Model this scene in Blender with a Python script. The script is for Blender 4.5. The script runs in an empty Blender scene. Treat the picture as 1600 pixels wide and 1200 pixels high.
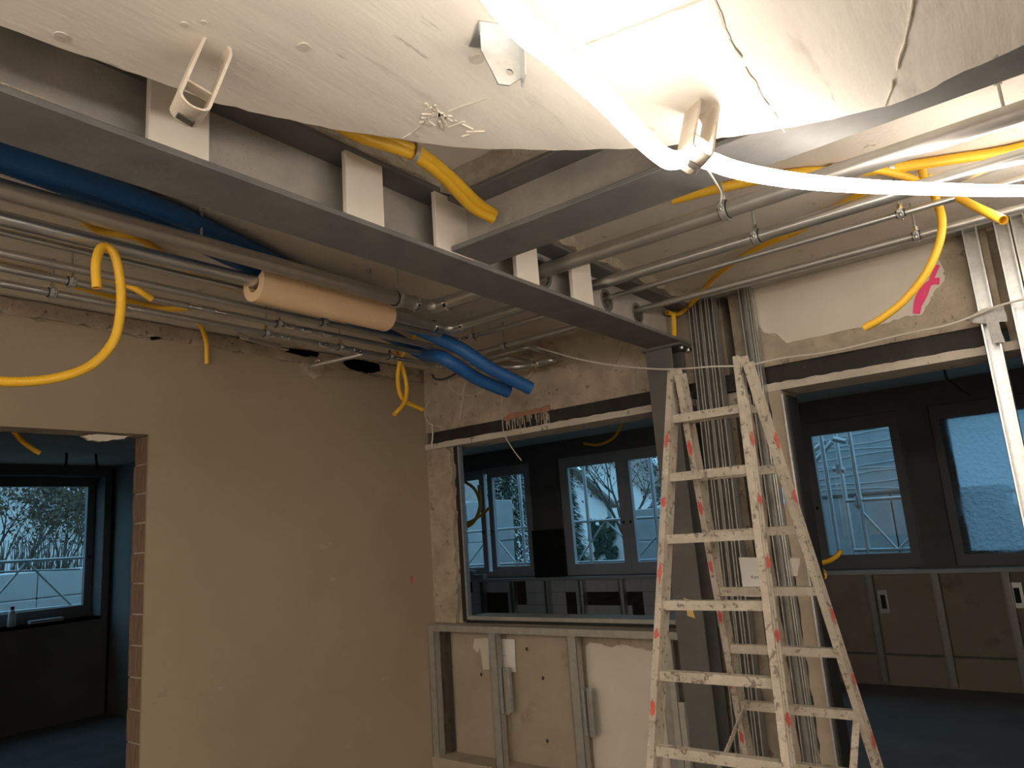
import bpy, bmesh, math, random
from mathutils import Vector, Matrix
random.seed(7)
S = bpy.context.scene
COL = S.collection

# ------------------------------------------------------------------ camera
F = 1123.0
RC = ((0.786, 0.177, 0.592), (0.614, -0.111, -0.781), (-0.072, 0.978, -0.196))
def _norm_rows():
    x = Vector(RC[0]).normalized()
    z = Vector(RC[2]); z = (z - z.dot(x) * x).normalized()
    y = z.cross(x)
    return Matrix((x, y, z))
R3 = _norm_rows()
O = Vector((0, 0, 1.6))
cam = bpy.data.objects.new('camera', bpy.data.cameras.new('camera'))
COL.objects.link(cam)
cam.data.sensor_width = 36.0
cam.data.lens = F / 1600 * 36.0
cam.data.clip_start = 0.02
cam.data.clip_end = 200
cam.matrix_world = Matrix.Translation(O) @ R3.to_4x4()
S.camera = cam

# ------------------------------------------------------------------ sky and exposure
W = bpy.data.worlds.new('sky'); S.world = W; W.use_nodes = True
nt = W.node_tree; nt.nodes.clear()
wo = nt.nodes.new('ShaderNodeOutputWorld'); bg = nt.nodes.new('ShaderNodeBackground')
SKY = (0.45, 0.90, 1.28)
bg.inputs[0].default_value = (*SKY, 1); bg.inputs[1].default_value = 1.0
nt.links.new(bg.outputs[0], wo.inputs[0])
S.view_settings.view_transform = 'Standard'
S.view_settings.look = 'None'
S.view_settings.exposure = 0.0
S.view_settings.gamma = 1.0
S.view_settings.use_curve_mapping = False
ROPE_STRENGTH = 27.5
ROPE_COLOR = (1.0, 0.915, 0.82)

# ------------------------------------------------------------------ measuring helpers
def H(px, py, axis, val):
    """world point where the sight line of a photograph pixel meets the plane axis = val"""
    d = R3 @ Vector(((px - 800) / F, -(py - 600) / F, -1))
    return O + d * ((val - O[axis]) / d[axis])
def HX(px, py, v): return H(px, py, 0, v)
def HY(px, py, v): return H(px, py, 1, v)
def HZ(px, py, v): return H(px, py, 2, v)
def HD(px, py, dep):
    return O + (R3 @ Vector(((px - 800) / F, -(py - 600) / F, -1))) * dep

# ------------------------------------------------------------------ materials
MATS = {}
def mat(name, c1, c2=None, scale=6, rough=0.85, metal=0.0, bump=0.15, bscale=60, stretch=(1, 1, 1),
        lo=0.35, hi=0.65, spot=None, sscale=30, slo=0.62, shi=0.66, spot2=None, s2scale=3, s2lo=.6, s2hi=.63, coat=0):
    m = bpy.data.materials.new(name); m.use_nodes = True
    n = m.node_tree.nodes; l = m.node_tree.links
    b = n['Principled BSDF']
    b.inputs['Roughness'].default_value = rough
    b.inputs['Metallic'].default_value = metal
    tc = n.new('ShaderNodeTexCoord'); mp = n.new('ShaderNodeMapping')
    mp.inputs['Scale'].default_value = stretch
    l.new(tc.outputs['Object'], mp.inputs[0])
    def noise(sc, det=6):
        t = n.new('ShaderNodeTexNoise'); t.inputs['Scale'].default_value = sc; t.inputs['Detail'].default_value = det
        t.inputs['Roughness'].default_value = .62
        l.new(mp.outputs[0], t.inputs['Vector']); return t
    def ramp(src, a, z):
        r = n.new('ShaderNodeMapRange'); r.inputs[1].default_value = a; r.inputs[2].default_value = z
        l.new(src, r.inputs[0]); return r.outputs[0]
    def mix(fac, A, B):
        x = n.new('ShaderNodeMix'); x.data_type = 'RGBA'
        l.new(fac, x.inputs[0])
        for s, v in ((x.inputs[6], A), (x.inputs[7], B)):
            if isinstance(v, tuple): s.default_value = (*v, 1)
            else: l.new(v, s)
        return x.outputs[2]
    col = None
    if c2:
        col = mix(ramp(noise(scale).outputs[0], lo, hi), c1, c2)
    if spot2:
        col = mix(ramp(noise(s2scale, 8).outputs[0], s2lo, s2hi), col or c1, spot2)
    if spot:
        col = mix(ramp(noise(sscale, 3).outputs[0], slo, shi), col or c1, spot)
    if col: l.new(col, b.inputs['Base Color'])
    else: b.inputs['Base Color'].default_value = (*c1, 1)
    if bump:
        bn = n.new('ShaderNodeBump'); bn.inputs['Strength'].default_value = bump; bn.inputs['Distance'].default_value = .01
        l.new(noise(bscale, 5).outputs[0], bn.inputs['Height']); l.new(bn.outputs[0], b.inputs['Normal'])
    MATS[name] = m
    return m

mat('ceiling_concrete', (0.650, 0.594, 0.515), (0.762, 0.706, 0.616), scale=3.5, stretch=(2.2, .35, 1), spot2=(.47, .42, .35), s2scale=6, s2lo=.58, s2hi=.74, bump=.13, bscale=40, rough=.9, spot=(.44, .40, .34), sscale=24, slo=.66, shi=.72)
mat('concrete_grey', (0.480, 0.432, 0.360), (0.600, 0.540, 0.456), scale=5, bump=.4, bscale=50, rough=.95, spot=(.28, .25, .2), sscale=22)
mat('ceiling_far', (0.647, 0.586, 0.500), (0.744, 0.683, 0.586), scale=3, bump=.3, bscale=60, rough=.95, spot=(.36, .31, .25), sscale=18, slo=.65, shi=.75)
mat('mortar', (0.552, 0.492, 0.396), (0.408, 0.348, 0.264), scale=30, bump=.8, bscale=90, rough=1, spot=(.5, .45, .37), sscale=60)
mat('plaster_wall', (0.331, 0.266, 0.179), (0.389, 0.318, 0.221), scale=1.4, bump=.12, bscale=25, rough=.92, spot2=(.36, .31, .235), s2scale=2.6, s2lo=.665, s2hi=.70, lo=.3, hi=.7)
mat('plaster_rough', (0.338, 0.280, 0.208), (0.494, 0.416, 0.319), scale=7, bump=.7, bscale=45, rough=.97, spot=(.20, .16, .12), sscale=25, slo=.6, shi=.7)
mat('plaster_panel', (0.360, 0.300, 0.225), (0.420, 0.355, 0.270), scale=3, bump=.2, bscale=30, rough=.95, spot2=(.30, .245, .18), s2scale=4, s2lo=.6, s2hi=.7)
mat('gypsum_white', (0.632, 0.571, 0.479), (0.694, 0.632, 0.541), scale=4, bump=.08, bscale=40, rough=.9)
mat('board_white', (0.782, 0.713, 0.609), (0.828, 0.770, 0.667), scale=6, bump=.05, rough=.85)
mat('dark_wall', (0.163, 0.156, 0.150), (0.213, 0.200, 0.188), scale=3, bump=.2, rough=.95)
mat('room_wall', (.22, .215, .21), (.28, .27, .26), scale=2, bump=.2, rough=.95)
mat('floor_screed', (0.184, 0.172, 0.161), (0.253, 0.236, 0.218), scale=2, bump=.2, bscale=30, rough=.75)
mat('brick_clay', (0.260, 0.169, 0.111), (0.189, 0.117, 0.078), scale=14, stretch=(6, 6, 1), bump=.6, bscale=30, rough=.95, spot=(.27, .21, .155), sscale=26)
mat('steel_primer', (0.142, 0.135, 0.128), (0.189, 0.182, 0.169), scale=7, rough=.85, metal=.0, bump=.12, bscale=80, spot2=(.27, .25, .215), s2scale=9, s2lo=.66, s2hi=.78)
mat('steel_web', (0.380, 0.355, 0.318), (0.531, 0.493, 0.443), scale=5, rough=.7, metal=.05, bump=.15, bscale=80, spot=(.44, .39, .32), sscale=150, slo=.60, shi=.66, spot2=(.30, .275, .24), s2scale=4, s2lo=.56, s2hi=.75)
mat('steel_black', (.022, .019, .017), (.04, .034, .03), scale=9, rough=.7, metal=.2, bump=.2, bscale=60, spot=(.10, .085, .07), sscale=20, slo=.68, shi=.75)
mat('steel_column', (0.111, 0.107, 0.099), (0.156, 0.150, 0.137), scale=4, rough=.5, metal=.3, bump=.08)
mat('galvanised', (0.575, 0.586, 0.575), (0.690, 0.701, 0.690), scale=40, rough=.38, metal=.85, bump=.04)
mat('galvanised_dull', (0.396, 0.384, 0.348), (0.480, 0.468, 0.426), scale=25, rough=.5, metal=.55, bump=.05)
mat('pipe_steel', (.52, .52, .50), (.60, .60, .58), scale=12, rough=.30, metal=.9, bump=.0)
mat('pipe_steel_dull', (.46, .44, .40), (.53, .51, .47), scale=12, rough=.42, metal=.8, bump=.0)
mat('chrome', (.80, .80, .78), rough=.12, metal=1.0, bump=0)
mat('black_rubber', (.018, .017, .016), rough=.7, bump=0)
mat('yellow_plastic', (.90, .50, .025), (.95, .56, .04), scale=8, rough=.45, bump=0)
mat('blue_plastic', (0.011, 0.090, 0.288), (0.017, 0.117, 0.342), scale=8, rough=.5, bump=0)
mat('insulation', (0.805, 0.552, 0.322), (0.850, 0.621, 0.380), scale=9, rough=.9, bump=.05)
mat('cable_white', (.62, .58, .50), rough=.5, bump=0)
mat('cable_dark', (.06, .06, .06), rough=.6, bump=0)
mat('loop_metal', (.50, .43, .34), (.62, .55, .45), scale=18, rough=.7, metal=.25, bump=.3, bscale=70)
mat('ladder_alu', (0.403, 0.351, 0.280), (0.533, 0.474, 0.384), scale=12, rough=.72, metal=.12, bump=.4, bscale=70, spot=(.20, .165, .125), sscale=45, slo=.57, shi=.66, spot2=(.56, .52, .45), s2scale=18, s2lo=.62, s2hi=.67)
mat('red_paint', (.62, .07, .06), (.50, .14, .11), scale=40, rough=.75, bump=.2)
mat('pink_paint', (.90, .06, .20), (.85, .07, .22), scale=30, rough=.7, bump=0)
mat('paper', (0.792, 0.770, 0.726), (0.836, 0.814, 0.770), scale=3, rough=.9, bump=.03)
mat('paper_torn', (.60, .55, .46), (.66, .61, .52), scale=5, rough=.9, bump=.05)
mat('ink', (.05, .05, .05), rough=.8, bump=0)
mat('tape_grey', (.42, .41, .39), (.52, .51, .48), scale=40, rough=.45, bump=.4, bscale=90)
mat('tape_yellow', (.70, .50, .18), rough=.7, bump=0)
mat('window_white', (0.546, 0.559, 0.585), (0.598, 0.611, 0.637), scale=3, rough=.5, bump=0)
mat('window_grey', (0.208, 0.208, 0.215), rough=.5, bump=0)
mat('tile_white', (.80, .81, .83), rough=.3, bump=0)
mat('soil', (.10, .085, .065), (.16, .13, .10), scale=2, rough=1, bump=.3)
mat('facade', (0.900, 0.900, 0.897), (0.851, 0.851, 0.828), scale=2, rough=.9, bump=.1)
mat('roof_tile', (.22, .19, .18), (.30, .26, .24), scale=2, rough=.9, bump=.3)
mat('shutter', (.25, .27, .27), rough=.8, bump=0)
mat('bark', (.085, .07, .055), (.13, .11, .09), scale=10, rough=1, bump=.3)
mat('leaf_brown', (.16, .11, .06), (.10, .09, .05), scale=5, rough=.9, bump=0)
mat('needle', (.035, .06, .04), (.06, .09, .055), scale=6, rough=.95, bump=0)
mat('scaffold', (.55, .56, .57), (.62, .63, .64), scale=20, rough=.4, metal=.6, bump=0)
mat('foam_pack', (.78, .80, .80), (.70, .72, .73), scale=3, rough=.6, bump=.1)
mat('wrap_grey', (.36, .38, .39), (.44, .46, .47), scale=4, rough=.35, bump=.2, bscale=8)
mat('wrap_line', (.75, .77, .78), rough=.3, bump=0)
mat('bottle_plastic', (.75, .78, .80), rough=.25, bump=0)
mat('bottle_cap', (.35, .02, .06), rough=.4, bump=0)
mat('carton', (.55, .56, .60), (.50, .51, .55), scale=5, rough=.8, bump=0)
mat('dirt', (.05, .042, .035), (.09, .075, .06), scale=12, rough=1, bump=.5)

def shader(name, build):
    m = bpy.data.materials.new(name); m.use_nodes = True
    n = m.node_tree.nodes; n.clear(); l = m.node_tree.links
    o = n.new('ShaderNodeOutputMaterial'); l.new(build(n, l), o.inputs[0]); MATS[name] = m
def _glass(n, l):
    t = n.new('ShaderNodeBsdfTransparent'); t.inputs[0].default_value = (.93, .97, .98, 1)
    g = n.new('ShaderNodeBsdfGlossy'); g.inputs['Roughness'].default_value = .02
    x = n.new('ShaderNodeMixShader'); x.inputs[0].default_value = .05
    l.new(t.outputs[0], x.inputs[1]); l.new(g.outputs[0], x.inputs[2]); return x.outputs[0]
shader('glass', _glass)
def _film(n, l):
    t = n.new('ShaderNodeBsdfTranslucent'); t.inputs[0].default_value = (.42, .50, .56, 1)
    p = n.new('ShaderNodeBsdfTransparent'); p.inputs[0].default_value = (.8, .9, .95, 1)
    g = n.new('ShaderNodeBsdfGlossy'); g.inputs['Roughness'].default_value = .25
    tc = n.new('ShaderNodeTexCoord'); ns = n.new('ShaderNodeTexNoise'); ns.inputs['Scale'].default_value = 26; ns.inputs['Detail'].default_value = 6
    bp = n.new('ShaderNodeBump'); bp.inputs['Strength'].default_value = .9; bp.inputs['Distance'].default_value = .03
    l.new(tc.outputs['Object'], ns.inputs['Vector']); l.new(ns.outputs[0], bp.inputs['Height'])
    l.new(bp.outputs[0], t.inputs['Normal']); l.new(bp.outputs[0], g.inputs['Normal'])
    a = n.new('ShaderNodeMixShader'); a.inputs[0].default_value = .12
    l.new(t.outputs[0], a.inputs[1]); l.new(g.outputs[0], a.inputs[2])
    b = n.new('ShaderNodeMixShader'); b.inputs[0].default_value = .15
    l.new(a.outputs[0], b.inputs[1]); l.new(p.outputs[0], b.inputs[2]); return b.outputs[0]
shader('film', _film)
def _rope(n, l):
    e = n.new('ShaderNodeEmission'); e.inputs[0].default_value = (*ROPE_COLOR, 1); e.inputs[1].default_value = ROPE_STRENGTH
    return e.outputs[0]
shader('rope_light', _rope)

# ------------------------------------------------------------------ mesh builder
class MB:
    def __init__(s): s.v = []; s.f = []
    def add(s, vs, fs):
        k = len(s.v); s.v += [Vector(p) for p in vs]; s.f += [tuple(i + k for i in q) for q in fs]; return s
    def box(s, a, b):
        x0, x1 = sorted((a[0], b[0])); y0, y1 = sorted((a[1], b[1])); z0, z1 = sorted((a[2], b[2]))
        return s.add([(x0, y0, z0), (x1, y0, z0), (x1, y1, z0), (x0, y1, z0), (x0, y0, z1), (x1, y0, z1), (x1, y1, z1), (x0, y1, z1)],
                     [(0, 3, 2, 1), (4, 5, 6, 7), (0, 1, 5, 4), (1, 2, 6, 5), (2, 3, 7, 6), (3, 0, 4, 7)])
    def bbox(s, a, b, e=.003):
        """box with chamfered vertical-section edges (all twelve edges)"""
        lo = [min(a[i], b[i]) for i in range(3)]; hi = [max(a[i], b[i]) for i in range(3)]
        bm = bmesh.new(); r = bmesh.ops.create_cube(bm, size=1)
        for v in bm.verts:
            v.co = Vector([lo[i] + (v.co[i] + .5) * (hi[i] - lo[i]) for i in range(3)])
        bmesh.ops.bevel(bm, geom=list(bm.edges), offset=e, segments=1, affect='EDGES')
        bm.verts.index_update()
        s.add([v.co.copy() for v in bm.verts], [tuple(v.index for v in f.verts) for f in bm.faces]); bm.free(); return s
    def bar(s, p, q, w, h, up=(0, 0, 1)):
        """rectangular bar from p to q; w sideways, h along up"""
        p, q = Vector(p), Vector(q); d = (q - p).normalized(); u = Vector(up)
        u = (u - u.dot(d) * d).normalized(); r = d.cross(u)
        c = [r * (w / 2 * i) + u * (h / 2 * j) for i, j in ((-1, -1), (1, -1), (1, 1), (-1, 1))]
        return s.add([p + k for k in c] + [q + k for k in c], [(3, 2, 1, 0), (4, 5, 6, 7), (0, 1, 5, 4), (1, 2, 6, 5), (2, 3, 7, 6), (3, 0, 4, 7)])
    def prism(s, poly, off):
        n = len(poly); off = Vector(off)
        P = [Vector(p) for p in poly]
        return s.add(P + [p + off for p in P], [tuple(range(n))[::-1], tuple(range(n, 2 * n))] + [(i, (i + 1) % n, n + (i + 1) % n, n + i) for i in range(n)])
    def ext(s, prof, p, q, right, up, cap=True):
        """profile (a,b) polygon swept from p to q"""
        p, q = Vector(p), Vector(q); right, up = Vector(right), Vector(up); n = len(prof)
        A = [p + right * a + up * b for a, b in prof]; B = [q + right * a + up * b for a, b in prof]
        f = [(i, (i + 1) % n, n + (i + 1) % n, n + i) for i in range(n)]
        if cap: f += [tuple(range(n))[::-1], tuple(range(n, 2 * n))]
        return s.add(A + B, f)
    def tube(s, pts, r, seg=10, cap=True, radii=None, hollow=0):
        pts = [Vector(p) for p in pts]; n = len(pts)
        t = [(pts[min(i + 1, n - 1)] - pts[max(i - 1, 0)]).normalized() for i in range(n)]
        u = t[0].orthogonal().normalized(); k = len(s.v)
        for i in range(n):
            u = (u - u.dot(t[i]) * t[i]); u = u.normalized() if u.length > 1e-6 else t[i].orthogonal().normalized()
            w = t[i].cross(u); rr = radii[i] if radii else r
            for j in range(seg):
                a = 2 * math.pi * j / seg; s.v.append(pts[i] + (u * math.cos(a) + w * math.sin(a)) * rr)
        for i in range(n - 1):
            for j in range(seg):
                a = k + i * seg + j; b = k + i * seg + (j + 1) % seg
                s.f.append((a, b, b + seg, a + seg))
        if hollow:
            for base, i, sg in ((k, 0, -1), (k + (n - 1) * seg, n - 1, 1)):
                m = len(s.v); c = pts[i]
                for j in range(seg): s.v.append(c + (s.v[base + j] - c) * hollow)
                for j in range(seg): s.v.append(c + (s.v[base + j] - c) * hollow - t[i] * sg * r * 1.6)
                for j in range(seg):
                    j2 = (j + 1) % seg
                    q = [(base + j, base + j2, m + j2, m + j), (m + j, m + j2, m + seg + j2, m + seg + j)]
                    s.f += q if sg < 0 else [x[::-1] for x in q]
                f = tuple(range(m + seg, m + 2 * seg)); s.f.append(f)
        elif cap:
            s.f.append(tuple(range(k, k + seg))[::-1]); s.f.append(tuple(range(k + (n - 1) * seg, k + n * seg)))
        return s
    def ring(s, c, axis, r0, r1, w, seg=20, a0=0, a1=2 * math.pi):
        """band ring: inner r0, outer r1, width w along axis"""
        c = Vector(c); ax = Vector(axis).normalized(); u = ax.orthogonal().normalized() if abs(ax.z) > .9 else Vector((0, 0, 1)).cross(ax).normalized()
        v = ax.cross(u); full = abs(a1 - a0 - 2 * math.pi) < 1e-6; k = len(s.v); n = seg if full else seg + 1
        for i in range(n):
            a = a0 + (a1 - a0) * i / seg; d = u * math.cos(a) + v * math.sin(a)
            for rr, h in ((r0, -w / 2), (r1, -w / 2), (r1, w / 2), (r0, w / 2)): s.v.append(c + d * rr + ax * h)
        for i in range(seg):
            A = k + 4 * i; B = k + 4 * ((i + 1) % n)
            for j in range(4): s.f.append((A + j, A + (j + 1) % 4, B + (j + 1) % 4, B + j))
        if not full: s.f.append((k, k + 3, k + 2, k + 1)); e = k + 4 * seg; s.f.append((e, e + 1, e + 2, e + 3))
        return s
    def build(s, name, m, parent=None, smooth=False):
        base = BASE.get(parent.name, Vector()) if parent else Vector()
        me = bpy.data.meshes.new(name)
        me.from_pydata([tuple(p - base) for p in s.v], [], s.f)
        me.validate(); me.update()
        bm = bmesh.new(); bm.from_mesh(me); bmesh.ops.recalc_face_normals(bm, faces=list(bm.faces)); bm.to_mesh(me); bm.free()
        me.materials.append(MATS[m])
        if smooth:
            for p in me.polygons: p.use_smooth = True
            try: me.set_sharp_from_angle(angle=math.radians(50))
            except Exception: pass
        o = bpy.data.objects.new(name, me); COL.objects.link(o)
        if parent: o.parent = parent
        BASE[o.name] = base
        return o
BASE = {}
def thing(name, loc, label=None, cat=None, group=None, kind=None):
    o = bpy.data.objects.new(name, None); COL.objects.link(o); o.location = loc; o.empty_display_size = .05
    BASE[o.name] = Vector(loc)
    return tag(o, label, cat, group, kind)
def tag(o, label=None, cat=None, group=None, kind=None):
    if label: o['label'] = label
    if cat: o['category'] = cat
    if group: o['group'] = group
    if kind: o['kind'] = kind
    return o
def struct(o): o['kind'] = 'structure'; return o
def share(src, name, parent, delta, rot=None):
    o = bpy.data.objects.new(name, src.data); COL.objects.link(o); o.parent = parent; o.location = delta
    if rot: o.rotation_euler = rot
    BASE[o.name] = BASE.get(parent.name, Vector()) if parent else Vector(); return o

def fillet(pts, rad, n=6):
    pts = [Vector(p) for p in pts]; out = [pts[0]]
    for i in range(1, len(pts) - 1):
        a, b, c = pts[i - 1], pts[i], pts[i + 1]
        d0 = (a - b).normalized(); d1 = (c - b).normalized(); r = min(rad, (a - b).length * .45, (c - b).length * .45)
        p, q = b + d0 * r, b + d1 * r
        for k in range(n + 1):
            t = k / n; out.append(p * (1 - t) ** 2 + b * 2 * t * (1 - t) + q * t * t)
    return out + [pts[-1]]
def smooth_path(pts, step):
    pts = [Vector(p) for p in pts]
    P = [pts[0] * 2 - pts[1]] + pts + [pts[-1] * 2 - pts[-2]]
    fine = []
    for i in range(1, len(P) - 2):
        for k in range(24):
            t = k / 24
            fine.append(.5 * ((2 * P[i]) + (P[i + 1] - P[i - 1]) * t + (2 * P[i - 1] - 5 * P[i] + 4 * P[i + 1] - P[i + 2]) * t * t + (3 * P[i] - P[i - 1] - 3 * P[i + 1] + P[i + 2]) * t ** 3))
    fine.append(pts[-1])
    out = [fine[0]]; acc = 0
    for a, b in zip(fine, fine[1:]):
        L = (b - a).length
        while acc + L >= step:
            a = a + (b - a) * ((step - acc) / L); L = (b - a).length; out.append(a.copy()); acc = 0
        acc += L
    if (out[-1] - fine[-1]).length > step * .3: out.append(fine[-1])
    return out
def jag(a, b, n, amp, normal):
    """broken edge from a to b"""
    a, b, nn = Vector(a), Vector(b), Vector(normal)
    return [a + (b - a) * (i / n) + nn * (random.uniform(-amp, amp) if 0 < i < n else 0) for i in range(n)]
def curve_plate(outer, holes, T, thick):
    """flat plate with holes; outer/holes are 2D loops, T maps (u,v,w) to world"""
    cu = bpy.data.curves.new('tmp', 'CURVE'); cu.dimensions = '2D'; cu.fill_mode = 'BOTH'; cu.extrude = thick / 2
    for loop in [outer] + holes:
        sp = cu.splines.new('POLY'); sp.points.add(len(loop) - 1); sp.use_cyclic_u = True
        for p, q in zip(sp.points, loop): p.co = (q[0], q[1], 0, 1)
    ob = bpy.data.objects.new('tmp', cu); COL.objects.link(ob)
    dg = bpy.context.evaluated_depsgraph_get(); me = bpy.data.meshes.new_from_object(ob.evaluated_get(dg))
    mb = MB(); mb.add([T(*v.co) for v in me.vertices], [tuple(p.vertices) for p in me.polygons])
    bpy.data.objects.remove(ob); bpy.data.curves.remove(cu); bpy.data.meshes.remove(me)
    return mb
def text_mesh(body, size, T):
    cu = bpy.data.curves.new('tmp', 'FONT'); cu.body = body; cu.size = size
    ob = bpy.data.objects.new('tmp', cu); COL.objects.link(ob)
    dg = bpy.context.evaluated_depsgraph_get(); me = bpy.data.meshes.new_from_object(ob.evaluated_get(dg))
    mb = MB(); mb.add([T(*v.co) for v in me.vertices], [tuple(p.vertices) for p in me.polygons])
    bpy.data.objects.remove(ob); bpy.data.curves.remove(cu); bpy.data.meshes.remove(me)
    return mb
def circ(cx, cy, r, n=28): return [(cx + r * math.cos(2 * math.pi * i / n), cy + r * math.sin(2 * math.pi * i / n)) for i in range(n)]
def patch(name, m, pts, off, parent, jitter=.004, sub=5):
    """thin broken-edged layer: pts world loop, off thickness vector"""
    P = []
    N = Vector(off).normalized()
    for i, p in enumerate(pts):
        q = Vector(pts[(i + 1) % len(pts)]); p = Vector(p); t = (q - p)
        side = t.cross(N).normalized() if t.length > 1e-6 else Vector()
        for k in range(sub): P.append(p + t * (k / sub) + side * (random.uniform(-jitter, jitter) if k else 0))
    return MB().prism(P, off).build(name, m, parent)

ZC, ZS = 2.61, 2.36        # upper ceiling, front slab underside
XL, YB = -3.08, 3.156      # left wall face, back wall face
YO = 7.35                  # inner face of the outer wall
XO = -8.49                 # inner face of the far left outer wall

# ================================================================== SETTING
struct(MB().box((-8.7, -2.6, -.12), (2.7, 7.6, 0)).build('floor', 'floor_screed'))
struct(MB().box((-8.9, -2.7, ZC), (2.8, 7.7, 2.95)).build('ceiling', 'ceiling_far'))
# front slab with broken edge
edge = [(0, 40), (120, 84), (240, 125), (325, 158), (430, 183), (540, 205), (640, 220), (700, 229), (760, 233), (900, 235), (1020, 231), (1200, 205), (1300, 187), (1390, 165), (1450, 142), (1487, 121), (1600, 70)]
E = [HZ(x, y, ZS) for x, y in edge]
loop = [Vector((E[0].x, -2.6, ZS))] + jag((E[0].x, -2.6, ZS), E[0], 40, .008, (1, 0, 0))[1:]
for a, b in zip(E, E[1:]):
    n = max(3, int((b - a).length / .022)); nn = (b - a).cross(Vector((0, 0, 1))).normalized()
    loop += jag(a, b, n, .0028, nn)
loop += jag(E[-1], (2.6, E[-1].y, ZS), 30, .008, (0, 1, 0)) + [Vector((2.6, E[-1].y, ZS)), Vector((2.6, -2.6, ZS))]
slab = struct(MB().prism(loop, (0, 0, ZC - ZS + .002)).build('ceiling_front', 'ceiling_concrete'))
def seam(pts, w=.003, h=.003):
    mb = MB()
    for a, b in zip(pts, pts[1:]):
        A, B = HZ(*a, ZS), HZ(*b, ZS); n = max(4, int((B - A).length / .03)); d = (B - A); nn = d.cross(Vector((0, 0, 1))).normalized()
        L = [A + d * (i / n) + nn * random.uniform(-.002, .002) for i in range(n + 1)]
        for p, q in zip(L, L[1:]):
            if random.random() < .85: mb.bar(p, q, w * random.uniform(.5, 1.5), h * 2 * random.uniform(.5, 1.2))
    return mb.build('seam_ridge', 'concrete_grey', slab)
seam([(1108, -30), (1140, 60), (1180, 130), (1225, 206)])
seam([(1432, -30), (1415, 50), (1400, 110), (1382, 166)], .002)
seam([(880, 82), (950, 55), (1030, 25), (1110, -8)], .0022)
seam([(630, 215), (680, 180), (760, 153)], .002)
for px, py, r in ((97, 57, .011), (475, 73, .010), (288, 38, .006), (745, 92, .012), (318, 34, .004)):
    c = HZ(px, py, ZS); mb = MB().tube([c + Vector((0, 0, .004)), c - Vector((0, 0, .0015))], r, 16); mb.build('form_plug', 'concrete_grey', slab)
for k in range(26):   # spalled crumbs along the torn patch
    px = random.uniform(660, 745); py = 175 + (px - 660) * .35 + random.uniform(-14, 14); c = HZ(px, py, ZS)
    a = random.uniform(0, 3); d = Vector((math.cos(a), math.sin(a), 0)) * random.uniform(.004, .018)
    o = MB().bar(c - d, c + d, .004, .005).build('plaster_flake', 'gypsum_white', slab)
# walls of this room
wl = MB()
XT = XL - .13
wl.box((XL - .012, -2.6, 0), (XT, .45, ZC)).box((XL - .012, .45, 2.105), (XT, 1.475, ZC)).box((XL - .012, 1.535, 0), (XT, YB + .2, ZC))
wall_left = struct(wl.build('wall_left', 'plaster_rough'))
pl = MB()
top = 2.575
poly = [Vector((XL, -2.6, 0)), Vector((XL, .45, 0)), Vector((XL, .45, 2.105)), Vector((XL, 1.475, 2.105)), Vector((XL, 1.475, 0)), Vector((XL, YB + .02, 0))]
poly += jag((XL, YB + .02, 2.52), (XL, -2.6, 2.56), 140, .014, (0, 0, 1)) + [Vector((XL, -2.6, 2.56))]
pl.prism(poly, (-.013, 0, 0)); pl.build('plaster_layer', 'plaster_wall', wall_left)
bk = None
for i in range(17):   # clay bricks of the door jamb
    z0 = i * .124
    if bk is None:
        m = MB(); m.bbox((XL - .014, 1.479, .003), (XT + .002, 1.536, .120), .002)
        for j in range(4):
            x = XL - .024 - j * .03; m.box((x, 1.4765, .004), (x - .016, 1.48, .119))
        bk = m.build('brick', 'brick_clay', wall_left)
    else:
        b = share(bk, 'brick', wall_left, (random.uniform(-.002, .002), random.uniform(-.003, .002), z0))
MB().box((XL - .014, 1.484, 0), (XT + .002, 1.5352, 2.104)).build('jamb_mortar', 'mortar', wall_left)
# crumbling plaster under the door head
pts = [HX(128, 681, XL - .03), HX(150, 678, XL - .03), HX(205, 681, XL - .03), HX(190, 686, XL - .03), HX(160, 689, XL - .03), HX(140, 688, XL - .03)]
patch('loose_plaster', 'gypsum_white', pts, (-.02, 0, 0), wall_left, .003, 4)
# spray dot, dabs of filler
c = HX(643, 905, XL); m = MB()
m.prism([c + Vector((0, .012 * math.cos(a) * random.uniform(.7, 1.1), .026 * math.sin(a) * random.uniform(.8, 1.1))) for a in [k * .42 for k in range(15)]], (.0008, 0, 0)).build('spray_mark', 'red_paint', wall_left)
for px, py, s in ((255, 1085, .03), (241, 1100, .012), (345, 1075, .014), (505, 855, .022), (560, 885, .03), (600, 900, .014), (545, 1165, .03), (515, 850, .012), (520, 905, .02), (540, 1023, .02), (600, 1060, .02), (180, 560, .015), (575, 1160, .02)):
    c = HX(px, py, XL)
    MB().prism([c + Vector((0, s * math.cos(a) * random.uniform(.6, 1.3), s * .5 * math.sin(a) * random.uniform(.6, 1.3))) for a in [k * .48 for k in range(13)]], (.0007, 0, 0)).build('filler_dab', 'plaster_panel', wall_left)
# ragged mortar band at the top of the left wall, broken-out hollows round the pipe penetrations
m = MB()
P = jag((XL - .004, -2.6, 2.60), (XL - .004, YB, 2.60), 60, .004, (0, 0, 1)) + jag((XL - .004, YB, 2.525), (XL - .004, -2.6, 2.565), 220, .008, (0, 0, 1))
m.prism(P, (.008, 0, 0)); m.build('mortar_band', 'plaster_rough', wall_left)
for px, py, sx, sz in ((487, 575, .075, .06), (470, 545, .12, .05), (565, 570, .14, .05), (395, 530, .06, .03), (640, 575, .09, .06)):
    c = HX(px, py, XL)
    MB().prism([c + Vector((0, sx * math.cos(a) * random.uniform(.75, 1.2), sz * math.sin(a) * random.uniform(.7, 1.15))) for a in [k * .35 for k in range(18)]], (.004, 0, 0)).build('broken_hollow', 'mortar', wall_left)

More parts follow.
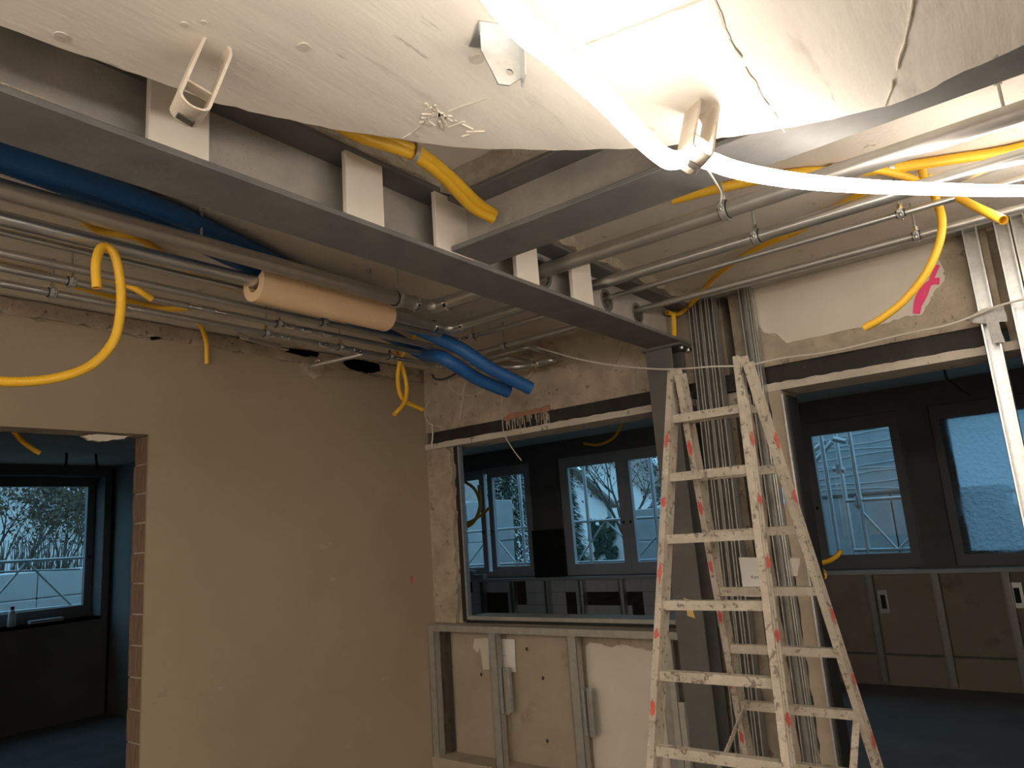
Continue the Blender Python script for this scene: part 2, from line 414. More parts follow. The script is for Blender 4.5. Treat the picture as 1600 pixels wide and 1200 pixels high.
wb = MB()
wb.box((XL, YB + .03, 1.076), (-2.89, YB + .052, 2.105))
wb.box((XL, YB + .004, 2.205), (-1.28, YB + .2, ZC))
wb.box((XL, 3.215, 0), (-1.345, YB + .2, 1.075))
wb.box((-1.345, 3.215, 0), (-1.17, YB + .2, ZC)).box((-1.125, 3.20, 2.215), (-1.03, YB + .2, ZC))
wb.box((-1.04, YB + .004, 2.215), (-.10, YB + .2, ZC))
wb.box((.0, 3.175, 0), (2.6, 3.36, 2.135)).box((-.10, 3.30, 2.135), (2.6, 3.36, ZC))
wall_back = struct(wb.build('wall_back', 'plaster_rough'))
# left pier of the opening, rough plaster with bulging edge
P = [Vector((XL, YB, 1.095))] + jag((XL, YB, 2.105), (-2.90, YB, 2.10), 8, .004, (0, 0, 1)) + jag((-2.885, YB, 2.06), (-2.90, YB, 1.16), 26, .012, (1, 0, 0)) + [Vector((-2.92, YB, 1.095))]
MB().prism(P, (0, .04, 0)).build('rough_plaster', 'plaster_rough', wall_back)
# pale patches of old paint left on the wall above the openings
patch('paint_patch', 'gypsum_white', [HY(*p, YB) for p in ((1172, 446), (1300, 408), (1440, 372), (1468, 378), (1464, 400), (1474, 420), (1476, 438), (1460, 455), (1452, 472), (1440, 492), (1415, 494), (1385, 505), (1330, 514), (1250, 532), (1228, 536), (1214, 522), (1195, 520), (1182, 505), (1176, 470))], (0, .006, 0), wall_back, .004, 5)
patch('paint_patch', 'plaster_panel', [HY(*p, YB) for p in ((882, 525), (925, 540), (972, 543), (966, 560), (955, 577), (946, 579), (936, 566), (910, 553), (888, 545))], (0, .006, 0), wall_back, .004, 5)
# pink spray squiggle
def stroke(name, m, pts, w, y, parent):
    pts = smooth_path([HY(*p, y) for p in pts], .008); n = len(pts); L = []; Rr = []
    for i, p in enumerate(pts):
        t = (pts[min(i + 1, n - 1)] - pts[max(0, i - 1)]).normalized(); s = Vector((t.z, 0, -t.x)); ww = w * (.85 + .15 * math.sin(i * .35))
        L.append(p + s * ww / 2); Rr.append(p - s * ww / 2)
    mb = MB(); k = len(L)
    mb.add(L + Rr + [p + Vector((0, .002, 0)) for p in L + Rr], [(i, i + 1, k + i + 1, k + i) for i in range(k - 1)] + [(2 * k + i, 3 * k + i, 3 * k + i + 1, 2 * k + i + 1) for i in range(k - 1)])
    return mb.build(name, m, parent)
stroke('spray_mark', 'pink_paint', [(1432, 490), (1436, 465), (1445, 448), (1458, 440), (1468, 439)], .028, YB - .003, wall_back)
stroke('spray_mark', 'pink_paint', [(1466, 414), (1459, 428), (1452, 446), (1446, 462), (1436, 478)], .016, YB - .0035, wall_back)
# concrete soffits
def soffit(x0, x1):
    P = jag((x0, YB - .012, 2.135), (x1, YB - .012, 2.135), 40, .0025, (0, 0, 1)) + [Vector((x1, YB - .012, 2.135)), Vector((x1, YB - .012, 2.102)), Vector((x0, YB - .012, 2.102))]
    return MB().prism(P, (0, .21, 0))
soffit(XL, -1.35).build('lintel_soffit', 'concrete_grey', wall_back)
soffit(-1.0, -.02).build('lintel_soffit', 'concrete_grey', wall_back)
MB().box((-1.345, YB + .05, 2.02), (-1.14, YB + .2, 2.135)).build('lintel_soffit', 'concrete_grey', wall_back)
def lintel(x0, x1, label):
    t = thing('steel_lintel', ((x0 + x1) / 2, 3.19, 2.135), label, 'lintel')
    MB().box((x0, YB + .012, 2.135), (x1, YB + .03, 2.212)).build('web', 'steel_black', t)
    MB().box((x0, YB + .004, 2.135), (x1, YB + .05, 2.142)).build('flange', 'steel_black', t)
    return t
lintel(XL + .03, -1.48, 'black steel lintel with dripped mortar over the left wall opening')
lintel(-1.34, -1.0, 'short black steel lintel seen behind the ladder top')
lintel(-.995, -.12, 'black steel lintel under the white patch with the pink mark')
# mortar drips on the left lintel
m = MB()
for k in range(60):
    px = random.uniform(790, 858); q = HY(px, 655 - (px - 790) * .17 + random.uniform(-4, 3), YB + .004); L = random.uniform(.02, .075)
    m.bar(q, q - Vector((0, 0, L)), random.uniform(.002, .006), .004, (0, 1, 0))
m.build('mortar_drips', 'mortar', wall_back)['kind'] = 'stuff'
P = [HY(*p, YB - .002) for p in ((786, 652), (800, 645), (830, 640), (858, 632), (860, 640), (840, 646), (815, 650), (790, 658))]
mat('brick_dust', (.42, .22, .15), (.35, .17, .11), scale=30, rough=1, bump=.4)
patch('brick_crumbs', 'brick_dust', P, (0, .008, 0), wall_back, .005, 4)
# pier between the openings
t = thing('concrete_post', (-1.09, 3.2, 0), 'broken concrete post with plaster remains behind the ladder rungs', 'post')
L = jag((-1.056, 3.12, 0), (-1.056, 3.12, 2.10), 40, .006, (1, 0, 0)); Rr = jag((-1.118, 3.12, 2.10), (-1.13, 3.12, 0), 40, .006, (1, 0, 0))
MB().prism(L + [Vector((-1.056, 3.12, 2.10))] + Rr + [Vector((-1.13, 3.12, 0))], (0, .16, 0)).build('shaft', 'plaster_rough', t)
for z, s in ((2.03, .03), (1.78, .05), (1.25, .04), (.95, .04)):
    c = Vector((-1.085, 3.12, z))
    MB().prism([c + Vector((s * .8 * math.cos(a) * random.uniform(.6, 1), 0, s * 1.6 * math.sin(a) * random.uniform(.7, 1.1))) for a in [k * .5 for k in range(12)]], (0, -.006, 0)).build('plaster_crust', 'plaster_panel', t)
jp = MB()
P = jag((-.985, YB - .02, 0), (-.985, YB - .02, 2.10), 50, .005, (1, 0, 0)) + [Vector((-.985, YB - .02, 2.10)), Vector((-.93, YB - .02, 2.10)), Vector((-.93, YB - .02, 0))]
jp.prism(P, (0, .22, 0)); jp.build('jamb_plaster', 'plaster_panel', wall_back)
patch('paper_scrap', 'paper_torn', [HY(*p, YB - .024) for p in ((1226, 872), (1250, 872), (1246, 900), (1222, 902), (1234, 888))], (0, .003, 0), wall_back, .002, 3)

# other walls of the room
struct(MB().box((-3.3, -2.75, 0), (2.75, -2.6, ZC)).build('wall_rear', 'plaster_rough'))
struct(MB().box((2.6, -2.7, 0), (2.75, 7.5, ZC)).build('wall_right', 'plaster_rough'))

# ------------------------------------------------------------------ neighbouring rooms
# left room: outer wall with window, partition
wx = XO - .24
y0, y1 = 1.75, HX(146, 850, wx).y
z0, z1 = 1.0, 2.50
w = MB()
w.box((XO, -2.6, 0), (XO - .3, 7.6, z0)).box((XO, -2.6, z1), (XO - .3, 7.6, ZC)).box((XO, -2.6, z0), (XO - .3, y0, z1)).box((XO, y1, z0), (XO - .3, 7.6, z1))
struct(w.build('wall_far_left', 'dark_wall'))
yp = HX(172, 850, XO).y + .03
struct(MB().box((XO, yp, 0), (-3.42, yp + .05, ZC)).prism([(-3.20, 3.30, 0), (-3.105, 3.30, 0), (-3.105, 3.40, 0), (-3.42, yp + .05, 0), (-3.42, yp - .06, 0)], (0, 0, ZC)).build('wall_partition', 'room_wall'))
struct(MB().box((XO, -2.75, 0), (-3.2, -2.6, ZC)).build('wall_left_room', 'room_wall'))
struct(MB().box((XO, y0, z0 - .03), (XO - .26, y1, z0)).build('window_sill_left', 'window_grey'))

def window(idx, axis, pos, a0, a1, z0, z1, splits, depth, fm, fw=.06, sash=.075, glass='glass', sg=1):
    """frame in plane axis=pos, opening a0..a1, z0..z1; splits = list of casement boundaries"""
    t = thing('window_%d' % idx, ((pos, (a0 + a1) / 2, z0) if axis == 0 else ((a0 + a1) / 2, pos, z0)), kind='structure')
    def B(mb, a, b, zz0, zz1, d0, d1):
        if axis == 0: mb.box((pos + sg * d0, a, zz0), (pos + sg * d1, b, zz1))
        else: mb.box((a, pos + sg * d0, zz0), (b, pos + sg * d1, zz1))
        return mb
    fr = MB(); B(fr, a0, a1, z0, z0 + fw, 0, depth); B(fr, a0, a1, z1 - fw, z1, 0, depth); B(fr, a0, a0 + fw, z0 + fw, z1 - fw, 0, depth); B(fr, a1 - fw, a1, z0 + fw, z1 - fw, 0, depth)
    fr.build('frame', fm, t)
    for i, (p, q) in enumerate(splits):
        s = MB(); zb, zt = z0 + fw * .7, z1 - fw * .7
        B(s, p, q, zb, zb + sash, -.015, depth * .7); B(s, p, q, zt - sash, zt, -.015, depth * .7); B(s, p, p + sash, zb + sash, zt - sash, -.015, depth * .7); B(s, q - sash, q, zb + sash, zt - sash, -.015, depth * .7)
        so = s.build('sash', fm, t)
        B(MB(), p + sash - .005, q - sash + .005, zb + sash - .005, zt - sash + .005, depth * .30, depth * .36).build('pane', glass, so)
        hx = (p + sash * .5) if i else (q - sash * .5)
        B(MB(), hx - .009, hx + .009, z0 + (z1 - z0) * .40, z0 + (z1 - z0) * .40 + .03, -.03, -.012).build('handle', 'black_rubber', so)
    return t
gR = HX(132, 860, wx).y; gT = HX(130, 766, wx).z; gB = HX(121, 952, wx).z
window(1, 0, wx, y0, y1, z0, gT + .16, [(y0 + .04, gR + .085)], .06, 'window_grey', fw=.06, sash=.08, sg=-1)
# stud, its black strip painting the shaded gap next to the window reveal
t = thing('metal_stud', (-8.2, yp - .03, 0), 'upright metal stud with a black strip standing for the shaded gap beside the far left window seen through the doorway', 'stud')
xs = HY(180, 850, yp).x
MB().box((XO + .01, yp - .03, 0), (xs - .1, yp - .002, 2.58)).build('web', 'steel_black', t)
MB().box((xs - .1, yp - .03, 0), (xs - .06, yp - .002, 2.58)).build('flange', 'galvanised_dull', t)
# rear room outer wall (windows at Y = YO)
def kx(px, py=800): return HY(px, py, YO).x
def kz(px, py): return HY(px, py, YO).z
WIN = [(2, -7.55, -5.40, [(-7.5, -6.19), (-6.13, -5.44)], 'window_white'),
       (3, -4.98, -3.16, [(-4.93, -4.10), (-4.09, -3.21)], 'window_white'),
       (4, -2.90, -1.17, [(-2.86, -2.05), (-2.045, -1.19)], 'window_grey'),
       (5, -.93, .85, [(-.88, .0), (.0, .80)], 'window_grey')]
zb, zt = 1.0, 2.40
w = MB(); w.box((XO, YO, 0), (2.6, YO + .25, zb)).box((XO, YO, zt), (2.6, YO + .25, ZC))
xs = [XO] + [v for q in WIN for v in q[1:3]] + [2.6]
for a, b in zip(xs[::2], xs[1::2]): w.box((a, YO, zb), (b, YO + .25, zt))
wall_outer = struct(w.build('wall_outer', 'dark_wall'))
for i, a, b, sp, fm in WIN:
    window(i, 1, YO + .05, a, b, zb, zt, sp, .06, fm, fw=.07, sash=.08, glass='glass')
struct(MB().box((XO, YO - .09, .955), (2.6, YO + .05, .99)).build('trim_1', 'window_white'))
MB().box((-5.42, YO - .02, .99), (-4.96, YO + .02, 1.55)).build('pier_base', 'steel_black', wall_outer)
# tiles under the left windows, hacked off in places
holes = [(720, 150 / 4.44 + 880)]
tile = MB().box((-.071, -.006, -.071), (.071, .004, .071)).build('tile', 'tile_white', wall_outer)
tile.location = (-6.66, YO - .012, .88); first = True
HOL = [(715, 735, 925, 970), (757, 803, 916, 965), (860, 893, 920, 925), (881, 903, 918, 972), (914, 1005, 914, 952), (985, 1012, 915, 970), (720, 930, 915, 921), (812, 826, 905, 950)]
from mathutils import noise as mnoise
def project(p):
    c = R3.transposed() @ (Vector(p) - O); return 800 + F * c.x / -c.z, 600 - F * c.y / -c.z
for r in range(6):
    for k in range(31):
        x = -7.4 + k * .146; z = .885 - r * .146
        px, py = project((x, YO, z))
        if any(a + 2 <= px <= b - 2 and c + 2 <= py <= d for a, b, c, d in HOL): continue
        if first: tile.location = (x, YO - .012, z); first = False
        else: share(tile, 'tile', wall_outer, (x, YO - .012, z))
patch('bare_mortar', 'dirt', [(-7.5, YO - .004, .08), (-2.95, YO - .004, .08), (-2.95, YO - .004, .95), (-7.5, YO - .004, .95)], (0, .003, 0), wall_outer, .002, 4)
def cstud(mb, x0, x1, y0, y1, z0, z1, t=.002, lip=.009, openy=True):
    """upright channel open to -Y"""
    mb.box((x0, y1 - t, z0), (x1, y1, z1)).box((x0, y0, z0), (x0 + t, y1, z1)).box((x1 - t, y0, z0), (x1, y1, z1))
    mb.box((x0, y0, z0), (x0 + lip, y0 + t, z1)).box((x1 - lip, y0, z0), (x1, y0 + t, z1)); return mb
for k, (px, lab) in enumerate([(756, 'first from the left pier'), (803, 'second from the left pier'), (857, 'third from the left pier'), (911, 'fourth from the left pier'), (974, 'fifth, nearest the ladder')]):
    x = HY(px, 935, YO - .06).x
    t = thing('metal_stud', (x, YO - .06, .02), 'blue-lit metal stud against white tiles in the back room, ' + lab, 'stud', 'studs in front of the tiled parapet')
    cstud(MB(), x - .03, x + .03, YO - .09, YO - .03, .02, .955).build('channel', 'galvanised', t)
# panels below the right windows
x = -2.9
for k, (a, b) in enumerate([(-2.92, -1.66), (-1.60, -1.13), (-1.07, -.62), (-.56, .0), (.06, .9)]):
    MB().bbox((a, YO - .03, .27), (b, YO - .002, .95), .004).build('wall_panel', 'plaster_panel', wall_outer)
MB().box((-2.95, YO - .02, 0), (2.6, YO - .001, .25)).build('plinth', 'plaster_panel', wall_outer)
for x, lab in ((-1.63, 'left of the three'), (-1.10, 'middle of the three'), (-.59, 'right of the three')):
    t = thing('metal_stud', (x, YO - .06, .02), 'grey metal stud below the plastic-covered window, ' + lab, 'stud', 'studs below the right windows')
    cstud(MB(), x - .03, x + .03, YO - .09, YO - .03, .02, .955).build('channel', 'galvanised_dull', t)
for px, py, lab in ((1381, 940, 'beside the left stud of the dark parapet'), (1590, 930, 'at the right edge of the dark parapet')):
    p = HY(px, py, YO - .05)
    t = thing('metal_bracket', p, 'small galvanised box bracket ' + lab, 'bracket')
    MB().box((p.x - .04, YO - .06, p.z - .1), (p.x + .04, YO - .03, p.z + .1)).build('plate', 'galvanised', t)
    MB().box((p.x - .02, YO - .064, p.z - .06), (p.x + .02, YO - .058, p.z + .06)).build('recess', 'black_rubber', t)
# film over the far right window
f = window and thing('plastic_film', (-.45, YO + .03, 1.1), 'translucent blue-lit plastic film taped over the rightmost window', 'film')
x0, x1, z0, z1 = -.86, .78, 1.10, 2.28; NX, NZ = 26, 22
vs = []; fs = []
for j in range(NZ + 1):
    for i in range(NX + 1):
        x = x0 + (x1 - x0) * i / NX; z = z0 + (z1 - z0) * j / NZ
        y = YO + .028 + .010 * mnoise.noise((x * 5, z * 5, 0)) + .006 * math.sin((x * 1.2 + z) * 9)
        vs.append((x, y, z))
for j in range(NZ):
    for i in range(NX): k = j * (NX + 1) + i; fs.append((k, k + 1, k + NX + 2, k + NX + 1))
MB().add(vs, fs).build('sheet', 'film', f, smooth=True)
# things on the sills
t = thing('carton_stack', HY(733, 900, YO), 'flat cartons piled on the sill of the leftmost back window', 'carton')
p = HY(731, 897, YO - .03)
MB().bbox((p.x - .12, YO - .07, .992), (p.x + .30, YO + .04, 1.045)).build('lower_carton', 'carton', t)
MB().bbox((p.x - .20, YO - .06, 1.045), (p.x + .12, YO + .03, 1.095)).build('upper_carton', 'carton', t)
p = HX(18, 975, XO - .1); zb_ = z0
t = thing('plastic_bottle', (XO - .1, p.y, 1.0), 'clear plastic bottle with dark red cap on the left window sill', 'bottle')
c = Vector((XO - .1, p.y, 1.0)); prof = [(0, .034), (.01, .036), (.09, .036), (.10, .033), (.13, .036), (.15, .03), (.165, .016)]
MB().tube([c + Vector((0, 0, h)) for h, r in prof], .03, 16, radii=[r for h, r in prof]).build('body', 'bottle_plastic', t, True)
MB().tube([c + Vector((0, 0, .165)), c + Vector((0, 0, .195))], .017, 14).build('cap', 'bottle_cap', t, True)
c = HX(70, 964, XO - .1)
t = tag(MB().bbox((XO - .14, c.y - .14, 1.0), (XO - .05, c.y + .16, 1.035)).build('wood_offcut', 'carton'), 'small pale offcut lying on the left window sill', 'offcut')
# hanging wires of the back room ceiling
def wire(name, m, pts, r, label, cat='cable', seg=6):
    return tag(MB().tube(smooth_path(pts, .02), r, seg).build(name, m, None, True), label, cat)
wire('hanging_cable', 'cable_dark', [(-2.25, 6.2, ZC - .002), (-2.2, 6.2, 2.5), (-2.17, 6.2, 2.32), (-2.2, 6.22, 2.2)], .008, 'dark cable hanging over the scaffold window, left one')
wire('hanging_cable', 'cable_dark', [(-1.9, 6.2, ZC - .002), (-1.85, 6.2, 2.5), (-1.82, 6.22, 2.3), (-1.8, 6.22, 2.15)], .008, 'dark cable hanging over the scaffold window, right one')
wire('hanging_cable', 'cable_dark', [HX(85, 675, -7.5), HX(102, 690, -7.5), HX(104, 712, -7.5), HX(102, 732, -7.5)], .012, 'dark cable hanging in the left room above the window')
wire('hanging_cable', 'cable_dark', [HX(150, 688, -7.5), HX(150, 715, -7.5), HX(153, 735, -7.5)], .012, 'short dark cable hanging near the reveal of the left room')
wire('hanging_cable', 'cable_dark', [HY(1478, 588, 5.5), HY(1490, 600, 5.5), HY(1515, 618, 5.5)][::-1] + [Vector((HY(1478, 588, 5.5).x, 5.5, 2.63))], .008, 'dark cable under the ceiling before the film window')

# ================================================================== STEEL FRAME
# main beam along Y
bx, bw = -1.372, .0875
beam = thing('steel_beam', (bx, 1.5, 2.37), 'long grey steel I-beam with white boards and round holes crossing to the column', 'steel beam')
def hole_at(px, py): p = HX(px, py, bx); return p.y, p.z
holes = [(2.03, 2.485, .048), (2.30, 2.482, .044), (2.483, 2.478, .036), (2.745, 2.474, .036)]
curve_plate([(-2.6, 2.384), (3.12, 2.384), (3.12, 2.556), (-2.6, 2.556)], [circ(a, b, r) for a, b, r in holes], lambda u, v, w: Vector((bx + w, u, v)), .009).build('web', 'steel_web', beam)
MB().bbox((bx - bw, -2.6, 2.37), (bx + bw, 3.135, 2.384), .002).build('bottom_flange', 'steel_primer', beam)
MB().bbox((bx - bw, -2.6, 2.556), (bx + bw, 3.12, 2.57), .002).build('top_flange', 'steel_primer', beam)
for a, b in ((.600, .724), (1.082, 1.205), (1.402, 1.556), (1.770, 1.892), (2.103, 2.237)):
    MB().bbox((bx + bw - .002, a, 2.3842), (bx + bw - .018, b, 2.5558), .0015).build('filler_board', 'board_white', beam)
for a, b, r in holes:
    MB().ring((bx, a, b), (1, 0, 0), r, r + .012, .012, 28).build('hole_collar', 'steel_primer', beam, True)
# mortar bed between beam and ceiling
P = jag((bx - .1, -2.6, ZC), (bx - .1, 3.15, ZC), 60, .012, (1, 0, 0)) + jag((bx + .1, 3.15, ZC), (bx + .1, -2.6, ZC), 120, .014, (1, 0, 0))
struct(MB().prism(P, (0, 0, -.0395)).build('trim_2', 'mortar'))
# dust strip on the flange
m = MB(); P = jag((bx + bw - .004, -.2, 2.3845), (bx + bw - .004, .47, 2.3845), 20, .002, (1, 0, 0)) + jag((bx + .02, .40, 2.3845), (bx + .02, -.2, 2.3845), 20, .012, (1, 0, 0))
m.prism(P, (0, 0, .004)); m.build('mortar_residue', 'mortar', beam)
# cross beam along X
cy = 1.54
cb = thing('steel_beam', (0, cy, 2.386), 'grey steel cross beam running right above the light hose', 'steel beam')
MB().bbox((bx + bw + .002, cy - .085, 2.386), (2.59, cy + .085, 2.400), .002).build('bottom_flange', 'steel_primer', cb)
MB().bbox((bx + .012, cy - .085, 2.5425), (2.59, cy + .085, 2.555), .002).build('top_flange', 'steel_primer', cb)
MB().box((bx + .012, cy - .0045, 2.40), (2.59, cy + .0045, 2.5425)).build('web', 'steel_web', cb)
P = jag((bx + .09, cy - .12, ZC), (2.59, cy - .12, ZC), 100, .012, (0, 1, 0)) + jag((2.59, cy + .1, ZC), (bx + .09, cy + .1, ZC), 80, .012, (0, 1, 0))
struct(MB().prism(P, (0, 0, -.0545)).build('trim_3', 'mortar'))
# column
colm = thing('steel_column', (-1.41, 3.06, 0), 'dark grey steel column under the beam end beside the ladder', 'column')
MB().bbox((-1.475, 2.995, .012), (-1.345, 3.005, 2.358), .001).build('front_flange', 'steel_column', colm)
MB().bbox((-1.475, 3.125, .012), (-1.345, 3.135, 2.358), .001).build('rear_flange', 'steel_column', colm)
MB().box((-1.414, 3.005, .012), (-1.406, 3.125, 2.358)).build('web', 'steel_column', colm)
MB().box((-1.50, 2.97, 0), (-1.32, 3.15, .012)).build('base_plate', 'steel_column', colm)
MB().box((-1.49, 2.98, 2.358), (-1.29, 3.135, 2.3698)).build('head_plate', 'steel_column', colm)
for x, y in ((-1.33, 3.03), (-1.33, 3.10)):
    MB().tube([(x + .02, y, 2.346), (x + .02, y, 2.357)], .009, 6).build('bolt', 'galvanised', colm)
patch('tape_strip', 'tape_yellow', [HY(*p, 2.994) for p in ((1068, 934), (1080, 938), (1082, 950), (1086, 966), (1074, 962), (1072, 948))], (0, .001, 0), colm, .001, 3)

# ================================================================== PIPES
def pipe(name, label, pts, r, m, bend=.05, collars=(), elbows=(), cat='pipe'):
    t = thing(name, pts[0], label, cat)
    MB().tube(fillet(pts, bend, 8), r, 16).build('tube', m, t, True)
    for c, ax in collars:
        mb = MB()
        for k in (-.016, .016): mb.ring(Vector(c) + Vector(ax) * k, ax, r * .98, r * 1.20, .010, 16)
        mb.ring(c, ax, r * .98, r * 1.10, .05, 16)
        mb.build('press_fitting', 'chrome', t, True)
    for p, i, q in elbows:
        P = fillet([p, i, q], bend, 8); MB().tube(P, r * 1.12, 16).build('elbow', 'pipe_steel', t, True)
        for e, d in ((P[0], Vector(i) - Vector(p)), (P[-1], Vector(q) - Vector(i))):
            MB().ring(e, d, r * .98, r * 1.24, .014, 16).build('press_ring', 'chrome', t, True)
    return t
def run(name, label, x, y, z, r, m, bend, coll=(), zend=None):
    a = (x, -2.5, z); i = (x, y, z); b = (2.5, y, z)
    e = bend + .02
    return pipe(name, label, [a, i, b], r, m, bend, coll, [((x, y - e, z), i, (x + e, y, z))])
run('heating_pipe', 'thick steel pipe nearest the beam, turning through its first hole', -1.915, 2.028, 2.49, .0265, 'pipe_steel_dull', .075)
run('heating_pipe', 'steel pipe carrying the tan insulation shell, turning through the second hole', -2.075, 2.30, 2.485, .0215, 'pipe_steel', .07)
run('heating_pipe', 'thin steel pipe third from the beam, through the third hole', -2.175, 2.483, 2.488, .0105, 'pipe_steel', .04)
run('heating_pipe', 'steel pipe fourth from the beam, through the hole nearest the column', -2.33, 2.745, 2.488, .0135, 'pipe_steel_dull', .045)
z5 = 2.488
pipe('water_pipe', 'thin bright steel pipe fifth from the beam with press fittings', [(-2.455, -2.5, z5), (-2.455, 2.86, z5), (-2.05, 2.86, z5), (-2.05, 3.2, z5)], .0125, 'pipe_steel', .04,
     [((-2.455, 1.74, z5), (0, 1, 0)), ((-2.455, 1.82, z5), (0, 1, 0)), ((-2.455, 1.93, z5), (0, 1, 0)), ((-2.455, 1.33, z5), (0, 1, 0)), ((-2.455, 1.43, z5), (0, 1, 0)), ((-2.40, 2.86, z5), (1, 0, 0))])
pipe('water_pipe', 'bright steel pipe nearest the brown plaster wall with clamps', [(-2.60, -2.5, z5), (-2.60, 2.95, z5), (-2.25, 2.95, z5), (-2.25, 3.2, z5)], .0135, 'pipe_steel', .04,
     [((-2.60, 1.18, z5), (0, 1, 0)), ((-2.60, 1.74, z5), (0, 1, 0)), ((-2.60, 1.82, z5), (0, 1, 0)), ((-2.60, 2.02, z5), (0, 1, 0)), ((-2.60, 2.22, z5), (0, 1, 0)), ((-2.60, 2.5, z5), (0, 1, 0)), ((-2.60, 2.78, z5), (0, 1, 0))])
pipe('branch_pipe', 'short dark branch pipe running into the broken wall hollow', [HX(372, 522, -2.98), HX(385, 529, -2.98), HX(445, 543, -2.98)], .012, 'pipe_steel_dull', .02, [(HX(380, 527, -2.98), (0, 1, 0)), (HX(443, 543, -2.98), (0, 1, 0))])
pipe('branch_pipe', 'short branch pipe dropping from the wall-side pipe to the round hollow', [(-2.60, 2.26, z5 - .012), (-2.85, 2.14, z5 - .04), HX(490, 570, -3.06)], .011, 'pipe_steel_dull', .03, [(HX(497, 566, -2.98), Vector((-2.85, 2.14, z5 - .04)) - HX(490, 570, -3.06))])
ax = Vector((0, 1, 0)); ex = HY(822, 568, YB - .002)
pipe('branch_pipe', 'steel pipe bending into the round core hole in the back wall', [(-2.33, 2.80, 2.43), (-2.2, 2.98, 2.43), (-1.98, 3.0, 2.43), ex + Vector((.03, .06, 0))], .017, 'pipe_steel', .05, [((-2.1, 2.99, 2.43), (1, 0, 0))])
MB().ring(ex + Vector((.0, -.002, 0)), (0, 1, 0), .026, .048, .008, 24).build('core_hole_rim', 'mortar', wall_back)
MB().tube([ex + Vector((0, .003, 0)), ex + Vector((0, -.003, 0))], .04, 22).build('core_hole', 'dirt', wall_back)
# insulation half shell on the second pipe
ins = thing('insulation_shell', (-2.08, 1.6, 2.48), 'tan half-shell of pipe insulation clipped on the second pipe', 'pipe insulation')
m = MB(); c = (-2.08, 1.635, 2.478)
m.ring(c, (0, 1, 0), .030, .062, .60, 26, math.radians(-215), math.radians(25)); m.build('shell', 'insulation', ins, True)
MB().bar((-2.14, 1.336, 2.50), (-2.135, 1.40, 2.512), .001, .002).build('split_line', 'dirt', ins)
# clamps
def clamp(p, ax, r, label):
    p = Vector(p); ax = Vector(ax); t = thing('pipe_clamp', p, label, 'pipe clamp', 'pipe clamps on ceiling rods')
    MB().ring(p, ax, r + .001, r + .006, .020, 20).build('band', 'galvanised', t, True)
    MB().ring(p, ax, r + .0005, r + .003, .026, 20).build('rubber_lining', 'black_rubber', t, True)
    side = ax.cross(Vector((0, 0, 1))).normalized()
    for s in (-1, 1):
        q = p + side * (r + .011) * s; MB().bbox(q - Vector((.008, .008, .007)), q + Vector((.008, .008, .007)), .002).build('clamp_ear', 'galvanised', t)
        MB().tube([q - Vector((0, 0, .014)), q + Vector((0, 0, .012))], .0035, 6).build('screw', 'chrome', t)
    MB().tube([p + Vector((0, 0, r + .004)), (p.x, p.y, ZC)], .004, 8).build('rod', 'galvanised_dull', t)
    MB().tube([p + Vector((0, 0, r + .005)), p + Vector((0, 0, r + .020))], .0085, 6).build('nut', 'chrome', t)
    return t
AY, AX = (0, 1, 0), (1, 0, 0)
def yat(px, py, x, z): return HZ(px, py, z).y
for px, py, x, r, lab in ((95, 449, -2.60, .0135, 'clamp on the wall-side pipe near the hanging yellow loop'), (125, 432, -2.455, .0125, 'clamp on the fifth pipe near the hanging yellow loop'),
                          (452, 500, -2.455, .0125, 'clamp on the fifth pipe before its row of fittings'), (437, 513, -2.60, .0135, 'clamp on the wall-side pipe before its row of fittings'),
                          (517, 500, -2.33, .0135, 'clamp on the fourth pipe below the insulation shell'), (617, 469, -1.915, .0265, 'large clamp on the thick pipe just before its bend'),
                          (536, 541, -2.60, .0135, 'clamp on the wall-side pipe at the branch'), (614, 556, -2.60, .0135, 'clamp on the wall-side pipe beside the crossed yellow hoses')):
    q = HZ(px, py, 2.488); clamp((x, q.y, 2.488), AY, r, lab)
for px, py, y, z, r, lab in ((1130, 327, 2.028, 2.49, .0265, 'large clamp on the thick right-hand pipe under the light hose'), (1178, 367, 2.30, 2.485, .0215, 'clamp on the second right-hand pipe above the ladder'),
                             (1408, 335, 2.483, 2.488, .0105, 'small clamp on the third right-hand pipe near the long yellow hose'), (1428, 362, 2.745, 2.488, .0135, 'small clamp on the fourth right-hand pipe near the long yellow hose'),
                             (748, 528, 2.483, 2.488, .0105, 'small clamp on the third pipe after its bend'), (790, 541, 2.745, 2.488, .0135, 'small clamp on the fourth pipe above the blue hoses')):
    q = HZ(px, py, z); clamp((q.x, y, z), AX, r, lab)
# loose threaded rods and straps on the ceiling
for k, (px, py, lab) in enumerate(((577, 440, 'left of the large clamp'), (315, 350, 'beside the blue hoses'), (1565, 155, 'at the upper right'), (1407, 318, 'above the small right clamps'))):
    q = HZ(px, py, ZC - .05)
    t = thing('threaded_rod', (q.x, q.y, ZC), 'short threaded rod stub hanging from the ceiling ' + lab, 'threaded rod')
    MB().tube([(q.x, q.y, ZC + .005), (q.x, q.y, ZC - .085)], .004, 8).build('rod', 'galvanised_dull', t)
    MB().tube([(q.x, q.y, ZC), (q.x, q.y, ZC - .012)], .009, 6).build('nut', 'galvanised_dull', t)

